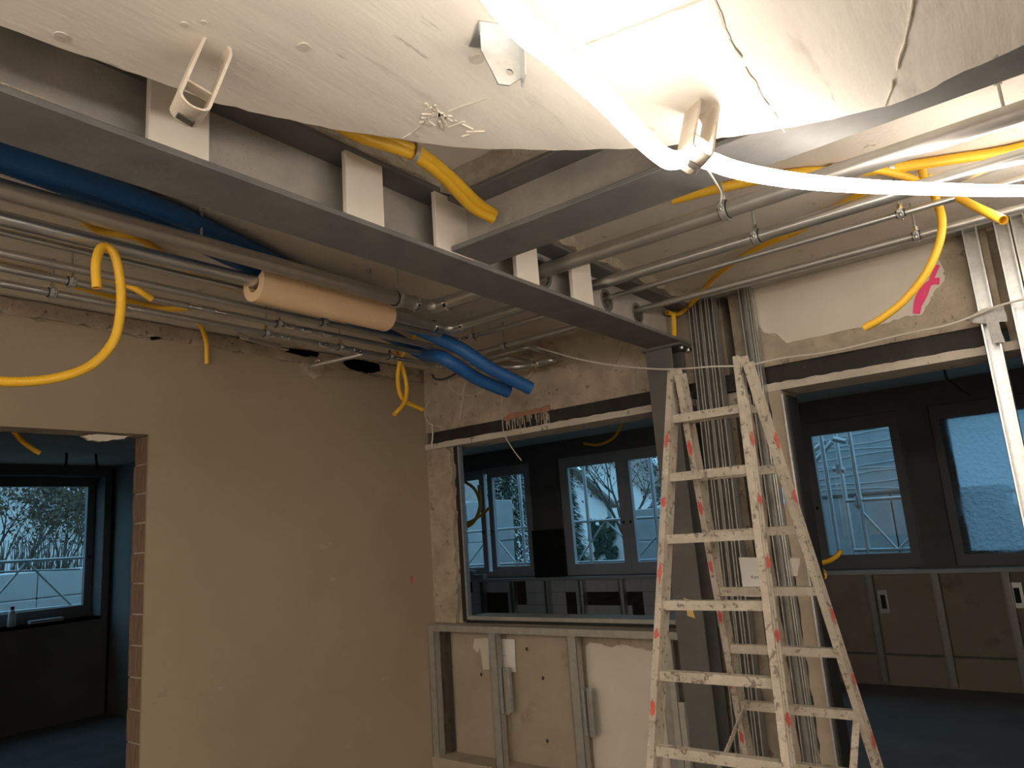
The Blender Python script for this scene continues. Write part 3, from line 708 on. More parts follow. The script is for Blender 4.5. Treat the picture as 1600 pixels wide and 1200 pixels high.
# ================================================================== HOSES
def ribbed(name, label, pts, r, m, cat, pitch=.0042, seg=10, hollow=.72, depth=.10):
    P = smooth_path(pts, pitch); rad = [r * (1 - (depth if i % 2 else 0)) for i in range(len(P))]
    t = thing(name, P[0], label, cat)
    MB().tube(P, r, seg, radii=rad, hollow=hollow).build('hose_wall', m, t, True)
    return t
def blue(label, pts): return ribbed('blue_hose', label, pts, .032, 'blue_plastic', 'hose', .006, 16, .86, .05)
blue('blue corrugated hose ending further left of the pair below the pipes', [HZ(-120, 205, 2.562), HZ(0, 250, 2.565), HZ(110, 290, 2.565), HZ(230, 335, 2.565), HZ(340, 392, 2.56), HZ(440, 438, 2.56), HZ(530, 488, 2.555), HZ(620, 530, 2.545), HZ(660, 553, 2.50), Vector((-2.19, 2.38, 2.39)), Vector((-2.13, 2.55, 2.30)), HY(795, 612, 2.70)])
blue('blue corrugated hose ending further right of the pair, under the beam', [HZ(-120, 190, 2.555), HZ(0, 236, 2.555), HZ(120, 277, 2.56), HZ(250, 325, 2.565), HZ(340, 366, 2.565), HZ(430, 410, 2.565), HZ(540, 468, 2.56), HZ(620, 500, 2.55), HZ(675, 524, 2.50), HZ(720, 545, 2.42), Vector((-2.03, 2.52, 2.33)), HY(829, 607, 2.70)])
def yellow(label, pts, r=.0125, hollow=.72): return ribbed('yellow_conduit', label, pts, r, 'yellow_plastic', 'conduit', .0042, 10, hollow)
X1 = -2.02
yellow('yellow conduit hanging in a big loop at the left edge', [HX(151, 450, X1), HX(150, 410, X1), HX(160, 386, X1), HX(178, 396, X1), HX(188, 440, X1), HX(188, 490, X1), HX(176, 535, X1), HX(140, 572, X1), HX(80, 592, X1), HX(0, 596, X1), HX(-80, 580, X1), HX(-130, 520, X1)], .0132)
yellow('short yellow conduit with a black plug behind the hanging loop', [HZ(162, 432, 2.53), HZ(190, 441, 2.50), HZ(215, 453, 2.47), HZ(237, 467, 2.45)], .012)
yellow('yellow conduit on the ceiling above the left pipes, beside the loop', [HZ(118, 330, 2.592), HZ(150, 358, 2.592), HZ(215, 372, 2.59), HZ(260, 400, 2.592), HZ(330, 440, 2.592), HZ(400, 458, 2.592)])
yellow('yellow conduit on the ceiling close to the plaster wall', [HZ(-20, 412, 2.592), HZ(60, 430, 2.592), HZ(130, 450, 2.592), HZ(240, 480, 2.592), HZ(295, 482, 2.592)])
yellow('yellow conduit emerging grey-tipped from the left wall top', [HX(303, 497, -2.97), HX(314, 510, -3.0), HX(322, 535, -3.03), HX(323, 568, -3.055)], .011)
yellow('yellow conduit of the crossed pair, ending lower left', [HZ(652, 520, 2.56), HX(640, 536, -2.52), HX(625, 566, -2.62), HX(622, 600, -2.68), HX(631, 625, -2.70), HX(660, 640, -2.70)], .0115)
yellow('yellow conduit of the crossed pair, ending lower right', [HZ(595, 512, 2.56), HX(610, 536, -2.60), HX(625, 563, -2.64), HX(635, 600, -2.66), HX(632, 628, -2.66), HX(616, 648, -2.66)], .0115)
yellow('yellow conduit curling over the slab edge onto the beam, left strand', [HZ(520, 190, 2.45), HZ(565, 214, 2.455), HZ(640, 240, 2.47), HZ(690, 275, 2.48), HZ(735, 322, 2.47), HZ(770, 342, 2.455)], .0145)
yellow('yellow conduit curling over the slab edge onto the beam, right strand', [HZ(540, 190, 2.47), HZ(590, 214, 2.475), HZ(650, 235, 2.485), HZ(700, 272, 2.49), HZ(745, 315, 2.485), HZ(773, 334, 2.475)], .0145)
MB_ = thing('conduit_clip', HZ(640, 238, 2.475), 'metal clip round the yellow conduits at the slab edge', 'clip')
p = HZ(640, 238, 2.478); MB().ring(p, HZ(690, 275, 2.478) - HZ(640, 238, 2.478), .026, .0285, .014, 18).build('band', 'galvanised', MB_, True); MB().tube([p + Vector((.0, .02, .015)), p + Vector((.0, .02, .06))], .004, 8).build('screw', 'galvanised', MB_)
yellow('long yellow conduit along the ceiling behind the cross beam', [HZ(1050, 312, 2.592), HZ(1150, 288, 2.592), HZ(1250, 270, 2.592), HZ(1330, 268, 2.592), HZ(1400, 262, 2.59), HZ(1480, 250, 2.592), HZ(1570, 236, 2.592), HZ(1700, 205, 2.592)], .0165)
yellow('yellow conduit dipping from the ceiling between the right-hand pipes', [HZ(1300, 262, 2.592), HZ(1360, 264, 2.58), HZ(1400, 272, 2.57), HZ(1430, 282, 2.575), HZ(1440, 300, 2.58)], .0125)
yellow('yellow conduit slanting along the ceiling to the beam end', [HZ(1370, 290, 2.592), HZ(1310, 322, 2.592), HZ(1250, 360, 2.592), HZ(1180, 390, 2.592), HZ(1120, 430, 2.59), HZ(1085, 470, 2.57), HZ(1062, 490, 2.54), Vector((-1.34, 2.99, 2.52))], .0115)
yellow('stub of yellow conduit standing at the beam end', [HX(1052, 492, -1.33), HX(1053, 510, -1.33), HX(1053, 526, -1.33)], .0125)
Y1 = 2.62
yellow('long yellow conduit hanging in front of the pink mark', [HZ(1448, 272, 2.615), HY(1462, 310, Y1), HY(1472, 345, Y1), HY(1466, 385, Y1), HY(1445, 430, Y1), HY(1412, 470, Y1), HY(1378, 497, Y1), HY(1350, 513, Y1)], .0135)
yellow('yellow conduit pointing at the right studs with open end', [Vector((HZ(1445, 288, 2.56).x, HZ(1445, 288, 2.56).y, 2.62)), HZ(1450, 291, 2.55), HY(1490, 306, 2.5), HY(1530, 326, 2.35), HY(1568, 344, 2.22)], .0125)
t = thing('conduit_clip', HZ(1390, 262, 2.59), 'metal clip holding the long yellow ceiling conduit on the right', 'clip')
p = HZ(1390, 262, 2.592); MB().ring(p, HZ(1480, 250, 2.592) - p, .0170, .0195, .014, 18).build('band', 'galvanised', t, True)
MB().tube([p + Vector((.0, .0, .0)), Vector((p.x, p.y, ZC))], .004, 8).build('screw', 'galvanised', t)
Y2 = 5.9
yellow('coil of yellow conduit hanging in the back room at the opening edge', [Vector((HY(690, 745, Y2).x, Y2, 2.625)), HY(700, 735, Y2), HY(722, 750, Y2), HY(742, 765, Y2 + .03), HY(750, 790, Y2 + .03), HY(742, 812, Y2), HY(720, 820, Y2 - .03), HY(703, 815, Y2 - .03), HY(712, 826, Y2 - .06), HY(738, 818, Y2 - .06), HY(750, 790, Y2 - .06), HY(748, 758, Y2 - .06)], .017)
yellow('yellow conduit poking out of the hanging coil', [HY(715, 822, Y2 + .06), HY(735, 815, Y2 + .06), HY(752, 805, Y2 + .06), HY(764, 794, Y2 + .06)], .016)
yellow('yellow conduit arching under the back room ceiling', [HY(912, 693, 5.6), HY(935, 695, 5.6), HY(956, 686, 5.6), HY(969, 670, 5.6), HY(975, 652, 5.6), Vector((HY(975, 652, 5.6).x, 5.6, 2.63))], .013)
yellow('yellow conduit tip rising behind the ladder in the back room', [Vector((-.925, 3.34, 1.30)), Vector((-1.0, 3.6, 1.30)), HY(1262, 880, 3.9), HY(1285, 879, 3.9), HY(1302, 873, 3.9), HY(1315, 861, 3.9)], .013)
yellow('yellow conduit tip hanging inside the left doorway', [Vector((-3.16, .95, 2.12)), HX(8, 656, -3.45), HX(30, 684, -3.6), HX(46, 698, -3.6), HX(62, 708, -3.6)], .012)

# cables
def cab(name, m, label, pts, r, seg=7): return tag(MB().tube(smooth_path(pts, .012), r, seg).build(name, m, None, True), label, 'cable')
cab('white_cable', 'cable_white', 'long white cable sagging across the back wall to the right studs', [HY(752, 558, 2.95), HY(770, 545, 2.95), HY(790, 536, 2.93), HY(810, 535, 2.93), HY(850, 546, 2.93), HY(900, 560, 2.93), HY(960, 571, 2.93), HY(1040, 577, 2.90), HY(1110, 573, 2.90), HY(1150, 572, 2.96), HY(1175, 570, 3.0), HY(1220, 560, 3.06), HY(1300, 549, 3.06), HY(1400, 525, 3.06), HY(1480, 508, 3.06), HY(1530, 490, 3.06), HY(1560, 478, 3.05), HY(1620, 462, 3.04)], .0042)
cab('white_cable', 'cable_white', 'thin white cable dangling from the blue hoses over the lintel', [HY(788, 604, 2.69), HY(784, 613, 2.70), HY(785, 640, 2.86), HY(787, 675, 3.0), HY(800, 700, 3.0), HY(815, 720, 3.0)], .0030)
cab('white_cable', 'cable_white', 'short white wire hanging straight below the blue hoses', [HY(727, 596, 3.1), HY(724, 612, 3.1), HY(721, 635, 3.13), HY(718, 656, 3.14)], .0022)
cab('white_cable', 'cable_white', 'thin looped wire at the core hole in the back wall', [HY(805, 595, 3.1), HY(820, 592, 3.1), HY(830, 582, 3.1), HY(832, 560, 3.1)], .0022)
cab('white_cable', 'cable_white', 'thin wire bowing under the blue hoses on the back wall', [HY(700, 590, 3.1), HY(706, 608, 3.1), HY(725, 618, 3.1), HY(745, 616, 3.1), HY(760, 606, 3.1)], .0018)
cab('white_cable', 'cable_white', 'curled wire end at the wall corner above the lintel', [HY(671, 626, 3.09), HY(664, 640, 3.09), HY(666, 655, 3.10), HY(675, 664, 3.12), HY(690, 667, 3.14)], .0022)
cab('white_cable', 'cable_white', 'white sleeve hanging at the left end of the lintel', [HY(675, 662, 3.125), HY(676, 680, 3.125), HY(674, 698, 3.125)], .0048)
cab('dark_cable', 'cable_dark', 'dark bent cable where the pipes meet the back wall', [HY(675, 585, 3.10), HY(680, 592, 3.10), HY(695, 592, 3.10), HY(712, 584, 3.08)], .006)
cab('white_cable', 'cable_white', 'short wire dropping from the long white cable beside the column', [HY(992, 575, 2.93), HY(994, 585, 3.0), HY(993, 608, 3.12)], .0030)

# ================================================================== LIGHT HOSE and hangers
ZR = 2.22
rp = [Vector(q) for q in ((1.9, -1.3, ZR), (1.2, -1.1, ZR), (.5, -.8, ZR), (-.2, -.45, 2.2), (-.65, -.4, 2.18), (-.8, -.7, 2.18), (-.2, -1.0, 2.18), (.5, -1.2, 2.18), (.3, -1.45, 2.18), (-.6, -1.3, 2.18), (-.85, -1.6, 2.18), (0, -1.75, ZR), (1.6, -1.7, ZR), (2.2, -1.9, ZR), (1.6, -2.2, ZR), (-.5, -2.25, ZR), (-2.2, -2.3, 2.1), (-2.6, -2.42, 1.8), (-2.2, -2.45, 1.4), (-.5, -2.42, 1.35), (1.2, -2.42, 1.4), (1.7, -2.40, 1.8), (1.2, -2.2, 2.2), (.45, -1.9, 2.25))]  # unseen hose turns behind the camera, added as fill light
rp += [Vector((.2, -1.3, 2.25)), Vector((-.02, -.6, 2.16)), Vector((-.2, .05, 2.03)), HD(785, 0, .70), HD(870, 85, .84), HD(950, 160, 1.00), HD(1005, 218, 1.13), HD(1040, 247, 1.22), HD(1062, 250, 1.28), HD(1082, 243, 1.31), HD(1105, 250, 1.32), HD(1160, 268, 1.40), HD(1250, 283, 1.52), HD(1350, 291, 1.66), HD(1450, 295, 1.80), HD(1600, 298, 1.95), HD(1800, 292, 2.1), Vector((1.2, 2.6, 2.38)), Vector((2.4, 2.7, 2.38))]
rope = thing('light_hose', rp[7], 'glowing white light hose slung through the ceiling loop across the picture, extended unseen behind the camera as fill light', 'light hose')
MB().tube(smooth_path(rp, .025), .0165, 8).build('glowing_tube', 'rope_light', rope, True)
def loop_hanger(T, Bm, wdt, band, label, axis):
    T, Bm = Vector(T), Vector(Bm); d = (Bm - T).normalized(); L = (Bm - T).length
    a = Vector(axis); a = (a - a.dot(d) * d).normalized(); w = a.cross(d)
    t = thing('ceiling_loop', T, label, 'hanger loop')
    r1 = wdt / 2; th = .0045; n = 10
    def stad(r):
        P = []
        for k in range(n + 1): an = math.pi * k / n; P.append((r * math.cos(an), -r * math.sin(an) * 1.0))
        for k in range(n + 1): an = math.pi * k / n; P.append((-r * math.cos(an), (L - 2 * r1) + r * math.sin(an) * .7))
        return P
    po, pi = stad(r1), stad(r1 - th); N = len(po)
    mp = lambda q, h: T + d * (q[1] + r1) + w * q[0] + a * h
    vs = [mp(q, -band / 2) for q in po] + [mp(q, -band / 2) for q in pi] + [mp(q, band / 2) for q in po] + [mp(q, band / 2) for q in pi]
    fs = []
    for i in range(N):
        j = (i + 1) % N
        fs += [(i, j, N + j, N + i), (2 * N + i, 3 * N + i, 3 * N + j, 2 * N + j), (i, 2 * N + i, 2 * N + j, j), (N + i, N + j, 3 * N + j, 3 * N + i)]
    MB().add(vs, fs).build('band', 'loop_metal', t, True)
    # crossbar inside and a foot plate with slot
    c = T + d * (L * .62)
    MB().bar(c - w * r1 * .9, c + w * r1 * .9, .004, .02, a).build('cross_bar', 'loop_metal', t)
    e = T + d * (L + .001)
    MB().bar(e - w * r1 * .55 , e + w * r1 * .55, .012, .003, d).build('slot_lip', 'dirt', t)
    return t
T = HZ(338, 82, ZS); Bm = T + (HX(290, 186, T.x + 0.0) - T)
T2 = HZ(1100, 172, ZS); B2 = HX(1083, 258, T2.x)
loop_hanger(T + Vector((0, 0, .01)), Bm, .046, .048, 'plaster-smeared metal loop hanging from the ceiling near the first white board', (.97, -.24, -.1))
loop_hanger(T2 + Vector((0, 0, .012)), B2, .046, .05, 'ceiling loop carrying the light hose', (.75, -.62, -.25))
# tie wire from the loop to the clamp
cab('tie_wire', 'cable_white', 'pale tie wire from the light hose down to the thick pipe clamp', [HD(1104, 262, 1.36), HD(1115, 280, 1.55), HD(1126, 300, 1.78), HD(1126, 315, 1.83)], .0026)
# folded bracket near the hose
q = HZ(797, 60, ZS); br = thing('ceiling_bracket', q, 'folded galvanised bracket screwed to the ceiling beside the light hose', 'bracket')
u = Vector((.55, .83, 0)); v = Vector((.83, -.55, 0))
def BR(a, b, c): return q + u * a + v * b - Vector((0, 0, c))
curve_plate([(-.05, 0), (.012, 0), (.012, .07), (-.008, .085), (-.026, .085), (-.05, .03)], [circ(-.006, .062, .006, 14)], lambda a, b, w_: BR(a, w_, b), .003).build('upright', 'galvanised', br)
MB().prism([BR(.012, 0, 0), BR(.012, .03, 0), BR(.012, .02, .075), BR(.012, 0, .085)], u * .003).build('side_fold', 'galvanised', br)
MB().prism([BR(-.06, -.03, -.001), BR(.02, -.03, -.001), BR(.02, .03, -.001), BR(-.06, .03, -.001)], (0, 0, -.004)).build('foot_plate', 'galvanised', br)

# ================================================================== DRYWALL FRAMING
# low frame in front of the parapet
fr = thing('parapet_frame', (-2.28, 3.1, .39), 'low metal stud frame with top track below the left opening', 'stud frame')
MB().bbox((XL + .002, 3.085, 1.058), (-1.48, 3.135, 1.093), .001).build('top_track', 'galvanised_dull', fr)
MB().box((XL + .002, 3.135, 1.078), (-1.48, 3.194, 1.092)).build('ledge', 'plaster_panel', fr)
for a, b in ((-3.078, -3.028), (-2.625, -2.575), (-2.118, -2.066), (-1.62, -1.57)):
    mb = MB(); mb.box((a, 3.088, .392), (b, 3.090, 1.058)).box((b - .002, 3.088, .392), (b, 3.135, 1.058)).box((a, 3.088, .392), (a + .002, 3.135, 1.058)).box((a, 3.133, .392), (a + .012, 3.135, 1.058)).box((b - .012, 3.133, .392), (b, 3.135, 1.058))
    mb.build('stud', 'galvanised_dull', fr)
for a, z0, z1 in ((-2.573, .655, .88), (-2.064, .60, .81)):
    mb = MB(); mb.box((a, 3.10, z0), (a + .012, 3.102, z1)).box((a + .028, 3.094, z0), (a + .055, 3.097, z1)).box((a + .012, 3.10, z0), (a + .014, 3.14, z1)).box((a + .028, 3.094, z0), (a + .030, 3.14, z1)).box((a, 3.138, z0), (a + .05, 3.14, z1))
    mb.build('splice_channel', 'galvanised', fr)
MB().bbox((XL + .002, 3.075, .0), (-1.50, 3.205, .392), .003).build('plinth_board', 'plaster_panel', fr)
# panels behind (plaster and old paint)
patch('plaster_field', 'plaster_panel', [(-3.0, 3.205, .39), (-2.60, 3.205, .39), (-2.60, 3.205, 1.07), (-3.0, 3.205, 1.07)], (0, .012, 0), wall_back, .006, 8)
patch('plaster_field', 'plaster_panel', [(-2.60, 3.207, .39), (-2.16, 3.207, .39), (-2.16, 3.207, 1.07), (-2.60, 3.207, 1.07)], (0, .012, 0), wall_back, .006, 8)
patch('plaster_field', 'plaster_rough', [(-2.16, 3.209, .39), (-1.55, 3.209, .39), (-1.55, 3.209, 1.07), (-2.16, 3.209, 1.07)], (0, .012, 0), wall_back, .004, 8)
patch('paint_patch', 'gypsum_white', [(-2.09, 3.203, .36), (-1.60, 3.203, .36), (-1.60, 3.203, 1.0), (-1.72, 3.203, .985), (-1.85, 3.203, 1.005), (-1.95, 3.203, .995), (-2.06, 3.203, 1.01), (-2.085, 3.203, .99)], (0, .008, 0), wall_back, .006, 5)
for px, py in ((752, 1054), (848, 1060), (823, 1014), (702, 1094), (855, 1158)):
    c = HY(px, py, 3.2035); MB().prism([c + Vector((.008 * math.cos(a) * random.uniform(.6, 1.2), 0, .011 * math.sin(a) * random.uniform(.7, 1.2))) for a in [k * .55 for k in range(11)]], (0, .003, 0)).build('chip_hole', 'dirt', wall_back)
MB().box((-3.026, 3.16, .40), (-3.008, 3.2, 1.05)).build('foam_strip', 'dirt', wall_back)
# papers
def sheet(label, pts, y, m, txt=None, tp=None, size=.02):
    o = thing('paper_sheet', (HY(*pts[0], y)), label, 'paper')
    patch('sheet', m, [HY(*p, y) for p in pts], (0, .0008, 0), o, .0015, 3)
    if txt:
        c = HY(*tp, y - .0012); text_mesh(txt, size, lambda a, b, w_: Vector((c.x + a, c.y, c.z + b))).build('lettering', 'ink', o)
    return o
sheet('white paper sheet with small black lettering taped behind the middle stud', [(767, 997), (804, 999), (806, 1050), (770, 1050)], 3.195, 'paper', 'Maschinen', (778, 1025), .0135)
sheet('torn paper remnant left of the middle stud on the low wall', [(741, 998), (764, 997), (765, 1046), (755, 1047), (750, 1012), (746, 1020), (739, 1012)], 3.198, 'paper_torn')
sheet('white paper sheet reading Kanal pinned behind the ladder', [(1154, 871), (1200, 871), (1208, 932), (1163, 932)], 3.097, 'paper', 'Kanal', (1173.5, 904), .019)
# edge profile round the left opening
of = thing('opening_frame', (-2.2, 3.25, 1.1), 'thin galvanised edge profile lining the left wall opening', 'edge profile')
MB().box((-2.90, 3.187, 1.10), (-2.850, 3.21, 2.10)).build('black_seal', 'black_rubber', of)
MB().box((-2.850, 3.178, 1.112), (-2.840, 3.212, 2.10)).build('upright', 'galvanised', of)
MB().box((-2.872, 3.20, 1.077), (-1.48, 3.34, 1.108)).build('bottom_seal', 'black_rubber', of)
MB().box((-2.848, 3.195, 1.108), (-1.48, 3.34, 1.128)).build('bottom_rail', 'galvanised_dull', of)
of = thing('opening_frame', (-.92, 3.2, 0), 'bright galvanised edge profile on the left side of the right opening', 'edge profile')
MB().box((-.929, 3.13, 0), (-.921, 3.30, 2.08)).build('upright', 'galvanised', of)
MB().box((-.921, 3.16, 0), (-.912, 3.30, 2.08)).build('black_seal', 'black_rubber', of)
# bundle of studs at the column
def stud(label, xt, xb, y, w, d, z0, z1, m='galvanised', group=None, lip=.007, dyb=0):
    t = thing('metal_stud', (xb, y, z0), label, 'stud', group)
    prof_t = .0018
    mb = MB(); dx = (xt - xb)
    def plate(a0, a1, b0, b1):
        A = [(xb + a0, y + b0 + dyb, z0), (xb + a1, y + b0 + dyb, z0), (xb + a1, y + b1 + dyb, z0), (xb + a0, y + b1 + dyb, z0)]
        Bq = [(xt + a0, y + b0, z1), (xt + a1, y + b0, z1), (xt + a1, y + b1, z1), (xt + a0, y + b1, z1)]
        mb.add(A + Bq, [(0, 3, 2, 1), (4, 5, 6, 7), (0, 1, 5, 4), (1, 2, 6, 5), (2, 3, 7, 6), (3, 0, 4, 7)])
    plate(0, w, d - prof_t, d); plate(0, prof_t, 0, d); plate(w - prof_t, w, 0, d); plate(0, lip, 0, prof_t); plate(w - lip, w, 0, prof_t)
    mb.build('channel', m, t); return t
for k, lab in enumerate(('leftmost of the stacked studs next to the column', 'second of the stacked studs next to the column', 'third of the stacked studs next to the column', 'fourth of the stacked studs next to the column, at the dark gap')):
    stud('upright metal stud, ' + lab, -1.285 + k * .031, -1.335 + k * .031, 3.10 + (k % 2) * .006, .0295, .05, 0, 2.60, 'galvanised_dull', 'stacked studs beside the column')
stud('upright metal stud between bare concrete and the white patch', -1.042, -1.046, 3.095, .037, .05, 0, 2.60, 'galvanised_dull')
stud('second stud behind the ladder, right of the concrete post', -1.004, -1.008, 3.105, .018, .04, 0, 2.60, 'galvanised')
struct(MB().bbox((-1.30, 3.09, 2.575), (2.59, 3.15, ZC), .001).build('trim_4', 'galvanised_dull'))
xa = HY(1500, 355, 3.10).x
stud('upright metal stud with grey tape at the right end of the wall', xa, xa + .005, 3.09, .052, .05, 0, 2.575, 'galvanised')
xb_ = HY(1551, 350, 3.10).x
stud('wide metal stud below the open yellow conduit end', xb_, xb_ + .004, 3.07, .05, .05, 0, 2.575, 'galvanised')
stud('metal stud doubled behind the wide one at the right edge', xb_ + .052, xb_ + .056, 3.075, .045, .05, 0, 2.575, 'galvanised')
stud('last metal stud at the right picture edge', xb_ + .13, xb_ + .13, 3.08, .05, .05, 0, 2.575, 'galvanised')
# leftover channel pieces leaning between parapet and column
for k, (px0, px1, lab) in enumerate(((1043, 1052, 'narrow channel offcut leaning left of the column'), (1053, 1064, 'second narrow channel offcut leaning left of the column'))):
    a = HY(px0, 1000, 2.99); b = HY(px0 + 22, 1200, 2.96)
    d = (b - a) / abs(b.z - a.z); lo = a + d * (a.z - .0)
    t = thing('channel_offcut', lo, lab, 'channel offcut')
    tpt = a if k == 0 else a + d * .25
    mb = MB(); mb.bar(lo, tpt, .026, .002, (0, 1, 0)); mb.bar(lo + Vector((-.012, .012, 0)), tpt + Vector((-.012, .012, 0)), .002, .025, (0, 1, 0)); mb.bar(lo + Vector((.012, .012, 0)), tpt + Vector((.012, .012, 0)), .002, .025, (0, 1, 0)); mb.build('channel', 'galvanised_dull', t)
# tape on the stud
t = thing('duct_tape', HY(1535, 490, 3.08), 'crumpled grey duct tape holding the cable to the right stud', 'tape')
patch('upper_strip', 'tape_grey', [HY(*p, 3.078) for p in ((1519, 493), (1537, 482), (1568, 477), (1574, 502), (1540, 506), (1520, 504))], (0, .002, 0), t, .002, 3)
patch('lower_strip', 'tape_grey', [HY(*p, 3.074) for p in ((1535, 485), (1554, 484), (1571, 535), (1550, 537))], (0, .002, 0), t, .002, 3)

# ================================================================== LADDER
lad = thing('step_ladder', (-.95, 2.42, 0), 'paint-spattered aluminium double ladder with red marks, standing before the column', 'ladder')
YL, ZT, KL = 2.40, 2.05, .26
def lp(px, py, s):
    d = R3 @ Vector(((px - 800) / F, -(py - 600) / F, -1)); k = .26 * s
    t = (YL + k * (ZT - O.z)) / (d.y + k * d.z); return O + d * t
def rail_line(p0, p1, s):
    a, b = lp(*p0, s), lp(*p1, s); d = (b - a) / (a.z - b.z)
    return a, a + d * a.z      # down to the floor
RAILS = {'fl': rail_line((1053, 588), (1023, 1190), -1), 'fr': rail_line((1155, 566), (1233, 1190), -1), 'bl': rail_line((1064, 590), (1171, 1190), 1), 'br': rail_line((1171, 572), (1369, 1190), 1)}
prof = [(-.011, -.03), (.004, -.03), (.004, -.026), (.011, -.022), (.011, -.013), (.005, -.011), (.005, -.003), (.011, -.001), (.011, .009), (.005, .011), (.005, .019), (.011, .021), (.011, .03), (-.011, .03)]
rails = {}
for k, (a, b) in RAILS.items():
    s = 1 if k[1] == 'r' else -1
    d = (b - a).normalized(); right = Vector((s, 0, 0)); right = (right - right.dot(d) * d).normalized(); up = d.cross(right) * s
    mb = MB(); mb.ext(prof, a - d * .012, b - d * .03, right, up); rails[k] = mb.build('rail', 'ladder_alu', lad)
    MB().bar(b - d * .03, b, .03, .066, up).build('foot', 'black_rubber', lad)
    # red paint dabs between the rungs
    for i in range(9):
        z = 1.838 - i * .2045
        t = (a.z - z) / (a.z - b.z); c = a + (b - a) * t
        fside = -1 if k[0] == 'f' else -1
        nrm = Vector((0, -1, 0)) if k in ('fl', 'bl') else right
        nrm = (nrm - nrm.dot(d) * d).normalized(); sd = d.cross(nrm).normalized()
        off = .0312 if k in ('fl', 'bl') else .0116
        wd = .010 if k in ('fl', 'bl') else .024
        if random.random() < .06: continue
        c = c + d * random.uniform(-.02, .02); hh = random.uniform(.016, .032)
        P = [c + nrm * off + d * (hh * math.sin(an) * random.uniform(.45, 1.25)) + sd * (wd * math.cos(an) * random.uniform(.5, 1.05)) for an in [j * .33 for j in range(19)]]
        MB().prism(P, nrm * .0007).build('paint_dab', 'red_paint', rails[k])
def on(k, z): a, b = RAILS[k]; t = (a.z - z) / (a.z - b.z); return a + (b - a) * t
for s, l, r in (('f', 'fl', 'fr'), ('b', 'bl', 'br')):
    for i in range(10):
        z = 1.937 - i * .2055
        if z < .05: break
        if s == 'b' and i == 9: continue
        p, q = on(l, z), on(r, z); d = (on(l, 0) - on(l, 2)).normalized()
        mb = MB(); h = .0145
        prof_r = [(-h, -h), (-.006, -h), (-.006, -h + .003), (.006, -h + .003), (.006, -h), (h, -h), (h, h), (-h, h)]
        ux = (q - p).normalized(); up = Vector((0, 0, 1)) - ux.z * ux; n2 = ux.cross(up).normalized()
        mb.ext(prof_r, p, q, n2, up.normalized()); mb.build('rung', 'ladder_alu', lad)
for k in ('l', 'r'):
    a, b = RAILS['f' + k][0], RAILS['b' + k][0]; c = (a + b) / 2 + Vector((0, 0, .012))
    MB().tube([c - Vector((.014, 0, 0)), c + Vector((.014, 0, 0))], .017, 14).build('hinge', 'ladder_alu', lad, True)
    MB().bar(on('f' + k, a.z - .07), c, .006, .03, (0, 1, 0)).build('hinge_plate', 'ladder_alu', lad)
    MB().bar(on('b' + k, a.z - .07), c, .006, .03, (0, 1, 0)).build('hinge_plate', 'ladder_alu', lad)
MB().bar(on('bl', .92) + Vector((.03, 0, 0)), on('fl', .62) + Vector((.06, .1, 0)), .004, .022, (0, 1, 0)).build('spreader', 'ladder_alu', lad)
MB().bar(on('br', .90) + Vector((-.015, -.01, 0)), on('fr', .55) + Vector((.05, .1, 0)), .004, .022, (1, 0, 0)).build('spreader', 'ladder_alu', lad)

# ================================================================== OUTSIDE
gz = -.25
struct(MB().box((-110, -80, gz - .2), (80, 120, gz)).build('ground', 'soil'))
def house(label, c, sx, sy, hz, ridge, axis, m='facade', wins=()):
    t = thing('house', (c[0], c[1], gz), label, 'house'); x0, x1, y0, y1 = c[0] - sx / 2, c[0] + sx / 2, c[1] - sy / 2, c[1] + sy / 2; z0 = gz
    mb = MB(); mb.box((x0, y0, z0), (x1, y1, hz))
    if axis == 'y': mb.prism([(x0, y0, hz), (x1, y0, hz), (c[0], y0, ridge)], (0, sy, 0))
    else: mb.prism([(x0, y0, hz), (x0, y1, hz), (x0, c[1], ridge)], (sx, 0, 0))
    mb.build('walls', m, t)
    ov = .5
    for s in (-1, 1):
        if axis == 'y':
            e = Vector((c[0] + s * (sx / 2 + ov), y0 - ov, hz - (ridge - hz) * ov / (sx / 2))); r = Vector((c[0], y0 - ov, ridge + .02)); L = Vector((0, sy + 2 * ov, 0))
        else:
            e = Vector((x0 - ov, c[1] + s * (sy / 2 + ov), hz - (ridge - hz) * ov / (sy / 2))); r = Vector((x0 - ov, c[1], ridge + .02)); L = Vector((sx + 2 * ov, 0, 0))
        MB().prism([e, r, r + Vector((0, 0, .18)), e + Vector((0, 0, .18))], L).build('roof_slope', 'roof_tile', t)
    for (p, w, h, n) in wins:
        p = Vector(p); n = Vector(n); s = Vector((n.y, n.x, 0)); s = Vector((abs(s.x), abs(s.y), 0))
        f = MB(); f.prism([p - s * w / 2, p + s * w / 2, p + s * w / 2 + Vector((0, 0, h)), p - s * w / 2 + Vector((0, 0, h))], n * .05); f = f.build('window_frame', 'facade', t)
        MB().prism([p - s * w * .42 + n * .05 + Vector((0, 0, .06)), p + s * w * .42 + n * .05 + Vector((0, 0, .06)), p + s * w * .42 + n * .05 + Vector((0, 0, h - .06)), p - s * w * .42 + n * .05 + Vector((0, 0, h - .06))], n * .02).build('window_pane', 'foam_pack', f)
        for k in (-1, 1):
            q = p + s * k * w * .78; MB().prism([q - s * w * .22, q + s * w * .22, q + s * w * .22 + Vector((0, 0, h)), q - s * w * .22 + Vector((0, 0, h))], n * .06).build('shutter', 'shutter', t)
    return t
YH = 60
hc = HY(945, 800, YH); wp = HY(942, 812, YH)
house('white gabled house with shuttered window behind the bare tree', (hc.x, YH + 4), 8, 8, HY(900, 770, YH).z, HY(935, 716, YH).z + .6, 'y', 'facade', [((wp.x, YH, wp.z), 1.0, 1.5, (0, -1, 0))])
